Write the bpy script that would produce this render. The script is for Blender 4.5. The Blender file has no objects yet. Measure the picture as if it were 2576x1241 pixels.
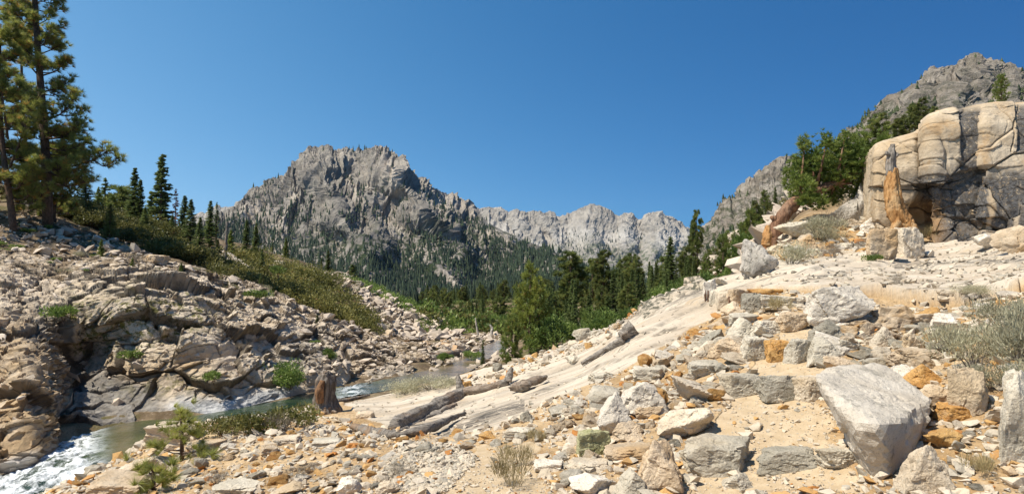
import bpy, bmesh, math
import numpy as np
from mathutils import Vector

# ------------------------------------------------------------------ camera, sky, sun, exposure
scene = bpy.context.scene
COL = scene.collection
F = 1535.0                      # focal length in units of a 2576 x 1241 picture
PITCH = math.atan(79.5 / F)     # camera tips up a little
EYE = 1.65
cam_d = bpy.data.cameras.new("camera")
cam_d.sensor_width = 36.0
cam_d.lens = 18.0 * F / 1288.0
cam_d.clip_start = 0.05
cam_d.clip_end = 40000
cam = bpy.data.objects.new("camera", cam_d)
cam.location = (0, 0, EYE)
cam.rotation_euler = (math.pi / 2 + PITCH, 0, 0)
COL.objects.link(cam)
scene.camera = cam

SUN_EL, SUN_AZ = math.radians(58), math.radians(-115)   # azimuth from the view direction, minus = left
world = bpy.data.worlds.new("World")
scene.world = world
world.use_nodes = True
wn = world.node_tree
bg = wn.nodes["Background"]
sky = wn.nodes.new("ShaderNodeTexSky")
sky.sky_type = 'NISHITA'
sky.sun_disc = False
sky.sun_elevation = SUN_EL
sky.sun_rotation = SUN_AZ
sky.altitude = 2600
sky.air_density = 1.0
sky.dust_density = 0.35
sky.ozone_density = 2.2
# clear mountain air: the sky deepens away from the sun, most in red
def _wm(op, a, b=None):
    n = wn.nodes.new("ShaderNodeMath"); n.operation = op
    for k, x in enumerate((a, b)):
        if isinstance(x, bpy.types.NodeSocket): wn.links.new(x, n.inputs[k])
        elif x is not None: n.inputs[k].default_value = x
    return n.outputs[0]
_sep = wn.nodes.new("ShaderNodeSeparateColor"); wn.links.new(sky.outputs[0], _sep.inputs[0])
_com = wn.nodes.new("ShaderNodeCombineColor")
_tc = wn.nodes.new("ShaderNodeTexCoord"); _sx = wn.nodes.new("ShaderNodeSeparateXYZ"); wn.links.new(_tc.outputs["Generated"], _sx.inputs[0])
for _k, (_pw, _ga, _la) in enumerate(((.89, .158, 1.65), (.62, .297, .84), (.54, .447, .46))):
    _v = _wm('MULTIPLY', _wm('POWER', _wm('MULTIPLY', _sep.outputs[_k], .15), _pw), _ga / .15)
    _v = _wm('MULTIPLY', _v, _wm('EXPONENT', _wm('MULTIPLY', _sx.outputs[0], -_la)))
    wn.links.new(_v, _com.inputs[_k])
wn.links.new(_com.outputs[0], bg.inputs[0])
bg.inputs[1].default_value = 0.15
sun_d = bpy.data.lights.new("sun", 'SUN')
sun_d.energy = 4.3
sun_d.angle = math.radians(0.5)
sun_d.color = (1.0, 0.92, 0.79)
sun = bpy.data.objects.new("sun", sun_d)
sdir = Vector((math.sin(SUN_AZ) * math.cos(SUN_EL), math.cos(SUN_AZ) * math.cos(SUN_EL), math.sin(SUN_EL)))
sun.rotation_euler = sdir.to_track_quat('Z', 'Y').to_euler()
COL.objects.link(sun)
scene.view_settings.view_transform = 'Standard'
scene.view_settings.look = 'None'
scene.view_settings.exposure = 0.68
scene.view_settings.gamma = 1.0
scene.cycles.max_bounces = 6
scene.cycles.diffuse_bounces = 3
scene.cycles.glossy_bounces = 3
scene.cycles.transparent_max_bounces = 6
scene.cycles.use_denoising = True

# ------------------------------------------------------------------ small maths
CP, SP = math.cos(PITCH), math.sin(PITCH)
def P(u, v, d):
    """point seen at picture place (u, v) at the distance d ahead"""
    u, v, d = np.asarray(u, float), np.asarray(v, float), np.asarray(d, float)
    cx, cy = (u - 1288) / F, (620.5 - v) / F
    dx, dy, dz = cx, CP - SP * cy, SP + CP * cy
    s = d / dy
    return np.stack(np.broadcast_arrays(dx * s, dy * s, EYE + dz * s), -1)
def proj(V):
    x, y, z = V[..., 0], V[..., 1], V[..., 2] - EYE
    dep = y * CP + z * SP
    return 1288 + F * x / dep, 620.5 - F * (-y * SP + z * CP) / dep
def hsh(ix, iy, iz, seed=0):
    h = (ix.astype(np.int64) * 374761393 + iy.astype(np.int64) * 668265263 + iz.astype(np.int64) * 1274126177 + seed * 974634773) & 0xffffffff
    h = ((h ^ (h >> 13)) * 1274126177) & 0xffffffff
    h = ((h ^ (h >> 16)) * 2246822519) & 0xffffffff
    h = h ^ (h >> 15)
    return h / 4294967295.0
def vnoise(p, seed=0):
    """value noise in -1..1"""
    i = np.floor(p)
    f = p - i
    f = f * f * f * (f * (f * 6 - 15) + 10)
    i = i.astype(np.int64)
    r = 0
    for a in (0, 1):
        wx = f[:, 0] if a else 1 - f[:, 0]
        for b in (0, 1):
            wy = f[:, 1] if b else 1 - f[:, 1]
            for c in (0, 1):
                wz = f[:, 2] if c else 1 - f[:, 2]
                r = r + wx * wy * wz * hsh(i[:, 0] + a, i[:, 1] + b, i[:, 2] + c, seed)
    return r * 2 - 1
def fbm(p, octv=4, seed=0, gain=.5):
    r, a, s = 0, 1.0, 0
    for k in range(octv):
        r = r + a * vnoise(p * (2.03 ** k) + 17.3 * k, seed + k)
        s += a
        a *= gain
    return r / s
def ridged(p, octv=4, seed=0, gain=.5):
    r, a, s = 0, 1.0, 0
    for k in range(octv):
        r = r + a * (1 - 2 * np.abs(vnoise(p * (2.03 ** k) + 11.1 * k, seed + k)))
        s += a
        a *= gain
    return r / s
def facets(p, seed=0, tilt=.8):
    """block pattern: every cell is a tilted plane of its own. returns offset and distance to the joint"""
    i = np.floor(p).astype(np.int64)
    n = len(p)
    F1 = np.full(n, 9.0); F2 = np.full(n, 9.0)
    val = np.zeros(n)
    for a in (-1, 0, 1):
        for b in (-1, 0, 1):
            for c in (-1, 0, 1):
                cx, cy, cz = i[:, 0] + a, i[:, 1] + b, i[:, 2] + c
                dx = p[:, 0] - (cx + hsh(cx, cy, cz, seed + 1))
                dy = p[:, 1] - (cy + hsh(cx, cy, cz, seed + 2))
                dz = p[:, 2] - (cz + hsh(cx, cy, cz, seed + 3))
                d = dx * dx + dy * dy + dz * dz
                nr = d < F1
                F2 = np.where(nr, F1, np.minimum(F2, d))
                F1 = np.where(nr, d, F1)
                t = hsh(cx, cy, cz, seed + 4) * 2 - 1 + tilt * ((hsh(cx, cy, cz, seed + 5) * 2 - 1) * dx + (hsh(cx, cy, cz, seed + 6) * 2 - 1) * dy + (hsh(cx, cy, cz, seed + 7) * 2 - 1) * dz) * 2
                val = np.where(nr, t, val)
    return val, np.sqrt(F2) - np.sqrt(F1)
def smooth(a, b, x):
    t = np.clip((x - a) / (b - a), 0, 1)
    return t * t * (3 - 2 * t)
def inpoly(u, v, poly):
    poly = np.asarray(poly, float)
    r = np.zeros(np.shape(u), bool)
    j = len(poly) - 1
    for i in range(len(poly)):
        xi, yi = poly[i]; xj, yj = poly[j]
        if yi != yj:
            r ^= ((yi > v) != (yj > v)) & (u < (xj - xi) * (v - yi) / (yj - yi) + xi)
        j = i
    return r
def unit(v):
    return v / np.maximum(np.linalg.norm(v, axis=-1, keepdims=True), 1e-9)
RNG = np.random.default_rng(7)

# ------------------------------------------------------------------ object helpers
def build(name, V, faces, mat, parent=None, attrs=None, smoothed=True, kind=None, link=True):
    """one mesh object from arrays; faces is an (n,3) or (n,4) array"""
    V = np.ascontiguousarray(V, np.float32)
    faces = np.ascontiguousarray(faces, np.int32)
    me = bpy.data.meshes.new(name)
    n, k = faces.shape
    me.vertices.add(len(V)); me.vertices.foreach_set("co", V.ravel())
    me.loops.add(n * k); me.loops.foreach_set("vertex_index", faces.ravel())
    me.polygons.add(n)
    me.polygons.foreach_set("loop_start", np.arange(0, n * k, k, dtype=np.int32))
    me.polygons.foreach_set("use_smooth", np.full(n, smoothed, bool))
    for an, av in (attrs or {}).items():
        a = me.attributes.new(an, 'FLOAT', 'POINT')
        a.data.foreach_set("value", np.ascontiguousarray(av, np.float32))
    me.update(calc_edges=True)
    me.validate()
    me.materials.append(mat)
    o = bpy.data.objects.new(name, me)
    if link:
        COL.objects.link(o)
    if parent is not None:
        o.parent = parent
    if kind:
        o['kind'] = kind
    return o
def tag(o, label, cat, group=None, kind=None):
    o['label'] = label
    o['category'] = cat
    if group: o['group'] = group
    if kind: o['kind'] = kind
    return o
def empty(name, loc, rz=0, sc=1):
    o = bpy.data.objects.new(name, None)
    o.location = [float(c) for c in loc]; o.rotation_euler.z = rz
    o.scale = (sc,) * 3 if np.isscalar(sc) else sc
    COL.objects.link(o)
    return o
def dup(root, loc, rz, sc, label, cat, group):
    """a copy of a thing with copies of its parts and sub-parts"""
    r = root.copy(); COL.objects.link(r)
    r.location = [float(c) for c in loc]; r.rotation_euler = (0, 0, rz)
    r.scale = (sc,) * 3 if np.isscalar(sc) else sc
    tag(r, label, cat, group)
    for ch in KIDS.get(root.name, []):
        c = ch.copy(); COL.objects.link(c); c.parent = r
    return r
KIDS = {}
def grid_faces(nr, nc):
    i = np.arange(nr * nc).reshape(nr, nc)
    return np.stack([i[:-1, :-1], i[:-1, 1:], i[1:, 1:], i[1:, :-1]], -1).reshape(-1, 4)
def grid_normals(G):
    du = np.gradient(G, axis=1); dv = np.gradient(G, axis=0)
    return unit(np.cross(du, dv))
def tube(path, rad, nseg=10, noise=0, seed=0, twist=0, flute=0):
    """a closed tapering tube along a path (quads, ends pinched)"""
    path = np.asarray(path, float); rad = np.asarray(rad, float)
    t = unit(np.gradient(path, axis=0))
    ref = np.array([0.13, 0.31, 0.94]) if abs(t[:, 2]).mean() < .8 else np.array([0.9, 0.3, 0.1])
    a = unit(np.cross(t, ref)); b = np.cross(t, a)
    ang = np.linspace(0, 2 * np.pi, nseg, endpoint=False)
    A = ang[None, :] + twist * np.linspace(0, 1, len(path))[:, None]
    R = rad[:, None] * (1 + flute * (np.abs(np.sin(A * 2.5 + 1)) - .5))
    V = path[:, None] + R[..., None] * (np.cos(A)[..., None] * a[:, None] + np.sin(A)[..., None] * b[:, None])
    V = V.reshape(-1, 3)
    if noise:
        N = unit(V - np.repeat(path, nseg, 0))
        al = np.concatenate([[0], np.cumsum(np.linalg.norm(np.diff(path, axis=0), axis=1))]) / max(rad.max(), 1e-3)
        Q = np.stack([np.cos(A) * 1.5, np.sin(A) * 1.5, np.repeat(al[:, None] * .28, nseg, 1)], -1).reshape(-1, 3) + seed * 3.7
        V = V + N * (noise * (.6 * fbm(Q, 3, seed) + .5 * ridged(Q * [2.6, 2.6, .8], 2, seed + 5)))[:, None]
    n = len(path)
    i = np.arange(n * nseg).reshape(n, nseg)
    j = np.roll(i, -1, 1)
    Fq = np.stack([i[:-1], j[:-1], j[1:], i[1:]], -1).reshape(-1, 4)
    c0, c1 = len(V), len(V) + 1
    V = np.vstack([V, path[:1], path[-1:]])
    ends = np.vstack([np.stack([j[0], i[0], np.full(nseg, c0), np.full(nseg, c0)], -1), np.stack([i[-1], j[-1], np.full(nseg, c1), np.full(nseg, c1)], -1)])
    T = np.vstack([Fq[:, [0, 1, 2]], Fq[:, [0, 2, 3]], ends[:, :3]])
    return V, T
class Soup:
    """collects triangles for one mesh"""
    def __init__(self): self.V, self.T, self.A, self.n = [], [], [], 0
    def add(self, V, T, tint=0.5):
        self.V.append(V); self.T.append(np.asarray(T) + self.n)
        self.A.append(np.broadcast_to(np.asarray(tint, float), (len(V),)).copy()); self.n += len(V)
    def tris(self, P0, P1, P2, tint):
        n = len(P0)
        V = np.stack([P0, P1, P2], 1).reshape(-1, 3)
        self.add(V, np.arange(n * 3).reshape(n, 3), np.repeat(np.broadcast_to(tint, (n,)), 3))
    def build(self, name, mat, parent=None, smoothed=False, kind=None, link=True):
        return build(name, np.vstack(self.V), np.vstack(self.T), mat, parent, {"tint": np.concatenate(self.A)}, smoothed, kind, link)

# ------------------------------------------------------------------ materials
class NT:
    def __init__(self, name, rough=.9, spec=.25):
        self.m = bpy.data.materials.new(name); self.m.use_nodes = True
        self.t = self.m.node_tree
        self.b = self.t.nodes["Principled BSDF"]
        self.b.inputs["Roughness"].default_value = rough
        self.b.inputs["Specular IOR Level"].default_value = spec
    def n(self, typ, **kw):
        nd = self.t.nodes.new(typ)
        for k, v in kw.items(): setattr(nd, k, v)
        return nd
    def l(self, a, b): self.t.links.new(a, b)
    def put(self, sock, x):
        if isinstance(x, bpy.types.NodeSocket): self.l(x, sock)
        elif isinstance(x, (tuple, list)) and len(x) == 3 and sock.type == 'RGBA': sock.default_value = (*x, 1)
        else: sock.default_value = x
    def coord(self, sc=(1, 1, 1), rnd=False):
        c = self.n("ShaderNodeTexCoord"); mp = self.n("ShaderNodeMapping")
        mp.inputs[3].default_value = sc
        self.l(c.outputs["Object"], mp.inputs[0])
        if rnd:
            oi = self.n("ShaderNodeObjectInfo"); vm = self.n("ShaderNodeVectorMath", operation='SCALE')
            vm.inputs[0].default_value = (37.0, 51.0, 23.0); self.l(oi.outputs["Random"], vm.inputs[3]); self.l(vm.outputs[0], mp.inputs[1])
        return mp.outputs[0]
    def noise(self, co, s, det=5, rough=.6, dist=0):
        x = self.n("ShaderNodeTexNoise"); self.l(co, x.inputs["Vector"])
        x.inputs["Scale"].default_value = s; x.inputs["Detail"].default_value = det
        x.inputs["Roughness"].default_value = rough; x.inputs["Distortion"].default_value = dist
        return x.outputs[0]
    def vor(self, co, s, feat='F1', out=0):
        x = self.n("ShaderNodeTexVoronoi", feature=feat); self.l(co, x.inputs["Vector"]); x.inputs["Scale"].default_value = s
        return x.outputs[out]
    def ramp(self, f, lo, hi, a=0., b=1.):
        x = self.n("ShaderNodeMapRange"); x.interpolation_type = 'SMOOTHSTEP'
        self.l(f, x.inputs[0])
        for k, v in zip((1, 2, 3, 4), (lo, hi, a, b)): x.inputs[k].default_value = v
        return x.outputs[0]
    def mix(self, f, a, b, mode='MIX'):
        x = self.n("ShaderNodeMix", data_type='RGBA', blend_type=mode)
        self.put(x.inputs[0], f); self.put(x.inputs[6], a); self.put(x.inputs[7], b)
        return x.outputs[2]
    def math(self, op, a, b=0.):
        x = self.n("ShaderNodeMath", operation=op); self.put(x.inputs[0], a); self.put(x.inputs[1], b)
        return x.outputs[0]
    def attr(self, name):
        x = self.n("ShaderNodeAttribute"); x.attribute_name = name
        return x.outputs["Fac"]
    def bump(self, h, dist, strength=1.0, prev=None):
        x = self.n("ShaderNodeBump"); self.l(h, x.inputs["Height"])
        x.inputs["Distance"].default_value = dist; x.inputs["Strength"].default_value = strength
        if prev is not None: self.l(prev, x.inputs["Normal"])
        return x.outputs[0]
    def done(self, col, nrm=None):
        self.put(self.b.inputs["Base Color"], col)
        if nrm is not None: self.l(nrm, self.b.inputs["Normal"])
        return self.m
# ------------------------------------------------------------------ the lie of the land
WAT = np.array([  # stream centre line: picture u, v, half width (m); the distance follows from the water level
    (-260, 1300, 1.9), (-60, 1235, 1.9), (60, 1205, 1.7), (180, 1160, 1.6), (300, 1112, 1.9), (400, 1078, 2.0), (480, 1063, .9), (600, 1038, .6), (750, 1008, .5),
    (870, 985, .9), (1000, 962, 1.1), (1130, 932, 1.0), (1195, 900, .6), (1240, 878, .9), (1262, 862, .6), (1285, 852, .5)])
def wlevel(u):
    return np.interp(u, [-260, 0, 150, 240, 480, 800, 1000, 1200, 1300], [-7.2, -6.95, -6.7, -6.42, -6.4, -6.34, -6.28, -6.22, -6.15])
wd = -wlevel(WAT[:, 0]) * 1.0 / ((WAT[:, 1] - 700) / F)
WP = P(WAT[:, 0], WAT[:, 1], wd)
_t = np.linspace(0, len(WP) - 1, 260)
WL = np.stack([np.interp(_t, np.arange(len(WP)), WP[:, k]) for k in range(3)], 1)
WW = np.interp(_t, np.arange(len(WP)), WAT[:, 2])
for _ in range(12):
    WL[1:-1] = .25 * WL[:-2] + .5 * WL[1:-1] + .25 * WL[2:]

CT = np.array([  # places on the ground: picture u, v and distance ahead
    (3200, 1241, 3.9), (2576, 1241, 3.9), (2200, 1241, 4.2), (1900, 1241, 4.55), (1600, 1241, 4.7), (1200, 1241, 5.0), (800, 1241, 5.9), (400, 1241, 7.2), (140, 1241, 10), (-600, 1300, 10),
    (1810, 1212, 4.8), (1850, 1068, 5.7), (1870, 1008, 6.35), (1960, 915, 7.25), (1960, 850, 8.3), (1955, 800, 9.5), (1970, 783, 10.2), (1990, 738, 11.4),
    (2400, 1150, 4.4), (1400, 1150, 5.9), (1000, 1150, 6.9), (600, 1150, 8.7), (350, 1160, 11),
    (1600, 1050, 6.5), (1300, 1050, 8.3), (1000, 1085, 10.5), (600, 1055, 14), (780, 1040, 14.6), (420, 1090, 13.2), (250, 1185, 11.5),
    (1640, 960, 8.2), (1500, 1000, 8.3), (1280, 990, 12.5), (1150, 1010, 14), (1000, 1010, 15.5), (870, 1012, 16.2), (1000, 985, 18.5),
    (1600, 885, 11), (1380, 900, 18.5), (1250, 925, 21), (1150, 950, 20.5), (1450, 940, 12.5),
    (1770, 820, 12), (1580, 820, 17.3), (1480, 860, 17.8), (1690, 762, 17), (1790, 765, 13.5), (1700, 840, 12), (1800, 880, 8.6),
    (2200, 720, 12), (2550, 715, 11), (1810, 722, 15), (2200, 652, 17), (2576, 640, 15), (3200, 600, 14), (1900, 692, 16.5), (2100, 620, 19.5), (1960, 608, 22), (2350, 618, 19), (2576, 600, 18),
    (2420, 765, 9.8), (2576, 780, 7.5), (2576, 900, 5.4), (2480, 960, 5.3), (2350, 830, 8), (2250, 920, 6.6), (2150, 925, 6.7), (2130, 800, 8.9), (3000, 900, 5.0),
    (2030, 540, 24), (2120, 510, 25), (2350, 335, 27), (2576, 310, 27), (2200, 430, 27), (2300, 375, 40), (2576, 345, 40), (3200, 340, 40),
    # beyond the slab crest
    (1770, 790, 21), (1770, 850, 26), (1500, 975, 24), (1500, 930, 31), (1250, 1000, 27), (1000, 1075, 24), (1250, 925, 40),
    (1860, 690, 30), (1800, 735, 40), (1700, 800, 45), (1600, 835, 50), (1500, 850, 60), (1400, 850, 62), (1330, 868, 42), (1950, 600, 48), (1800, 665, 60), (1900, 590, 60), (2000, 515, 60), (2100, 445, 60), (2300, 355, 60), (2576, 300, 60), (3200, 280, 60),
    (2300, 430, 130), (1700, 745, 130), (1820, 690, 130), (1900, 640, 130), (2000, 570, 130), (2576, 380, 130), (3200, 380, 130), (1500, 768, 130), (1250, 772, 130), (1000, 790, 130),
    # near bank of the stream
    (600, 1140, 21), (420, 1200, 19), (250, 1260, 17), (80, 1320, 15), (-200, 1330, 15),
    # left bank, behind the rock face
    (-300, 1240, 22), (0, 1195, 23), (100, 1160, 24.5), (180, 1110, 27), (300, 1060, 29.5), (450, 1045, 30.5), (600, 1030, 32), (750, 1000, 35), (880, 982, 37.5), (980, 957, 40.5), (1100, 930, 46), (1180, 890, 56), (1200, 868, 64),
    (0, 860, 28), (100, 860, 30.5), (250, 870, 33.5), (430, 850, 34), (600, 850, 37), (760, 870, 41), (900, 885, 45), (1050, 895, 50),
    (0, 700, 36.5), (150, 690, 38.5), (300, 680, 40), (480, 680, 43), (620, 720, 47), (780, 790, 49), (900, 850, 50),
    (-400, 520, 43), (0, 575, 43), (200, 605, 46), (400, 640, 49), (600, 700, 52), (720, 740, 54), (880, 800, 55), (980, 850, 55), (1080, 870, 56),
    (-600, 430, 52), (60, 497, 52), (200, 530, 58), (400, 578, 65), (600, 615, 75), (720, 650, 78), (860, 692, 78), (1000, 755, 75), (1180, 838, 68),
    (-600, 480, 90), (60, 560, 90), (400, 640, 100), (720, 730, 115), (900, 790, 120), (1100, 830, 95),
    (-600, 800, 300), (200, 800, 300), (900, 795, 300), (1300, 765, 300), (1600, 760, 300), (1900, 680, 300), (2576, 480, 300), (3200, 480, 300),
    (-600, 790, 650), (900, 790, 650), (1300, 780, 650), (1700, 770, 650), (2100, 700, 650), (2800, 600, 650)], float)
_p = P(CT[:, 0], CT[:, 1], CT[:, 2])
_c = np.stack([_p[:, 0] / _p[:, 1], .5 * np.log(_p[:, 1])], 1)
_T = (_p[:, 2] - EYE) / _p[:, 1]
def _phi(r2): return .5 * r2 * np.log(r2 + 1e-12)
_n = len(_c)
_A = np.zeros((_n + 3, _n + 3))
_A[:_n, :_n] = _phi(((_c[:, None] - _c[None]) ** 2).sum(-1)) + 4e-4 * np.eye(_n)
_A[:_n, _n] = 1; _A[:_n, _n + 1:] = _c
_A[_n:, :_n] = _A[:_n, _n:].T
_w = np.linalg.solve(_A, np.concatenate([_T, np.zeros(3)]))
def base_h(x, y):
    a, l = x / y, .5 * np.log(y)
    out = np.empty(len(x))
    for s in range(0, len(x), 20000):
        q = np.stack([a[s:s + 20000], l[s:s + 20000]], 1)
        r2 = ((q[:, None] - _c[None]) ** 2).sum(-1)
        out[s:s + 20000] = _phi(r2) @ _w[:_n] + _w[_n] + q @ _w[_n + 1:]
    return EYE + y * out
def to_stream(x, y):
    d = np.full(len(x), 99.); w = np.ones(len(x)); lv = np.zeros(len(x)); tt = np.zeros(len(x))
    for k in range(len(WL)):
        e = np.hypot(x - WL[k, 0], y - WL[k, 1])
        m = e < d
        d = np.where(m, e, d); w = np.where(m, WW[k], w); lv = np.where(m, WL[k, 2], lv); tt = np.where(m, k, tt)
    return d, w, lv, tt
SLAB = [(850, 1008), (985, 1078), (1130, 1100), (1290, 1050), (1500, 955), (1640, 890), (1760, 812), (1850, 770), (1900, 735), (2060, 738), (2160, 745), (2430, 770), (2576, 735), (2800, 720), (2800, 600), (2576, 622), (2190, 655), (1980, 690), (1800, 715), (1640, 770), (1500, 835), (1380, 890), (1200, 940), (1000, 985)]
TRAIL = [(1090, 1270), (1160, 1160), (1235, 1115), (1330, 1105), (1355, 1160), (1395, 1270)]
STEPS = [(1730, 1241), (1760, 1100), (1850, 1010), (1890, 930), (1990, 800), (2080, 800), (2060, 900), (2060, 1000), (2110, 1110), (2190, 1241)]
RIM = [(1600, 800), (1640, 770), (1760, 728), (1770, 740), (1700, 775), (1620, 815)]
LEDGES = [([1900, 2040, 2180, 2300, 2420, 2576, 2800], [712, 705, 694, 690, 712, 700, 690], .07), ([2150, 2165, 2230, 2330, 2400, 2445, 2800], [742, 748, 768, 778, 790, 745, 735], .09), ([1500, 1700, 1900, 2160, 2420, 2800], [905, 830, 735, 678, 662, 655], .06), ([980, 1100, 1300, 1500, 1620, 1780], [1045, 1035, 968, 900, 850, 772], .05), ([1280, 1400, 1500, 1620, 1720], [1015, 968, 925, 880, 840], .045), ([1330, 1480, 1600, 1700], [915, 865, 822, 780], .05)]
def soft_poly(u, v, poly, x, y, seed, sc=1.6, jit=14):
    j = np.stack([x * sc, y * sc, 0 * x], 1)
    return inpoly(u + jit * fbm(j, 3, seed), v + jit * .6 * fbm(j, 3, seed + 9), poly).astype(float)
def land(x, y):
    """height and surface weights"""
    h = base_h(x, y)
    u, v = proj(np.stack([x, y, h], 1))
    p2 = np.stack([x, y, 0 * x], 1)
    near = y < 32
    slab = soft_poly(u, v, SLAB, x, y, 3) * (y < 27)
    trail = np.maximum(soft_poly(u, v, TRAIL, x, y, 5, 2.0, 40), soft_poly(u, v, STEPS, x, y, 6, 2.0, 44)) * (y < 14)
    far = smooth(26, 60, y)
    rough = (1 - slab) * (1 - .7 * trail)
    h = h + rough * (fbm(p2 / 1.6, 4, 21) * .07 * np.clip(y / 8, .5, 3) + fbm(p2 / .3, 3, 22) * .02) + slab * (fbm(p2 * [.5, .9, 1], 2, 23) * .03 + fbm(p2 / .5, 3, 24) * .012 - .02 * smooth(.35, .6, ridged(p2 * [.6, 1.5, 1], 2, 27)))
    h = h + far * (fbm(p2 / 9, 4, 25) * .9) + smooth(100, 300, y) * fbm(p2 / 60, 4, 26) * 7
    for us, vs, st in LEDGES:
        e = np.interp(u + 10 * fbm(p2 * 1.1, 2, 31), us, vs) + 4 * fbm(p2 * 1.4, 3, 30) - v
        ins = smooth(us[0], us[0] + 60, u)
        h = h + st * slab * smooth(-1.3, 1.3, e) * ins - .05 * st / .1 * slab * ins * np.exp(-(e / 2.5) ** 2)
    rim = soft_poly(u, v, RIM, x, y, 8) * near
    fv, fe = facets(np.stack([x, y, h], 1) / [.9, .9, .5], 40)
    h = h + rim * (.14 * fv + .05 * np.minimum(fe * 4, 1))
    d, w, lv, tt = to_stream(x, y)
    bed = lv - .55 + .35 * fbm(p2 / .8, 3, 41) + np.maximum(d - w, 0) ** 1.2 * 1.5
    wet = (h > bed) * smooth(5, 1.5, d - w)
    h = np.where(d < 9, np.minimum(h, bed), h)
    h = np.where((d < 9) & (d > w), np.maximum(h, lv - .3 + np.minimum(.35 * (d - w), .5)), h)
    return h, slab, trail, rim, wet, u, v
def ground_at(u, v, dmin=3.0, dmax=130):
    """first point of the ground seen at (u, v)"""
    u = np.atleast_1d(np.asarray(u, float)); v = np.atleast_1d(np.asarray(v, float))
    ds = np.geomspace(dmin, dmax, 500)
    out = np.zeros((len(u), 3))
    for k in range(len(u)):
        q = P(u[k], v[k], ds)
        g = HF(q[:, 0], q[:, 1])
        b = np.nonzero(q[:, 2] < g)[0]
        i = b[0] if len(b) else len(ds) - 1
        a, c = (q[i - 1], q[i]) if i else (q[0], q[0])
        ga, gc = (g[i - 1], g[i]) if i else (g[0], g[0])
        t = np.clip((a[2] - ga) / max((a[2] - ga) - (c[2] - gc), 1e-9), 0, 1)
        out[k] = a + (c - a) * t
        out[k, 2] = ga + (gc - ga) * t
    return out
# ground sheet
acol = np.concatenate([np.linspace(-1.5, -.92, 40)[:-1], np.linspace(-.92, .92, 900), np.linspace(.92, 1.5, 40)[1:]])
yrow = np.exp(np.concatenate([np.linspace(np.log(1.0), np.log(3.2), 50)[:-1], np.linspace(np.log(3.2), np.log(30), 520)[:-1], np.linspace(np.log(30), np.log(130), 190)[:-1], np.linspace(np.log(130), np.log(900), 50)]))
AA, YY = np.meshgrid(acol, yrow)
XX = AA * YY
H, g_slab, g_trail, g_rim, g_wet, g_u, g_v = land(XX.ravel(), YY.ravel())
GH = H.reshape(XX.shape)
def HF(x, y):
    """ground height by look-up in the sheet"""
    a = np.interp(x / y, acol, np.arange(len(acol))); r = np.interp(y, yrow, np.arange(len(yrow)))
    i = np.minimum(a.astype(int), len(acol) - 2); j = np.minimum(r.astype(int), len(yrow) - 2)
    fa, fr = a - i, r - j
    return (GH[j, i] * (1 - fa) + GH[j, i + 1] * fa) * (1 - fr) + (GH[j + 1, i] * (1 - fa) + GH[j + 1, i + 1] * fa) * fr

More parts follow.
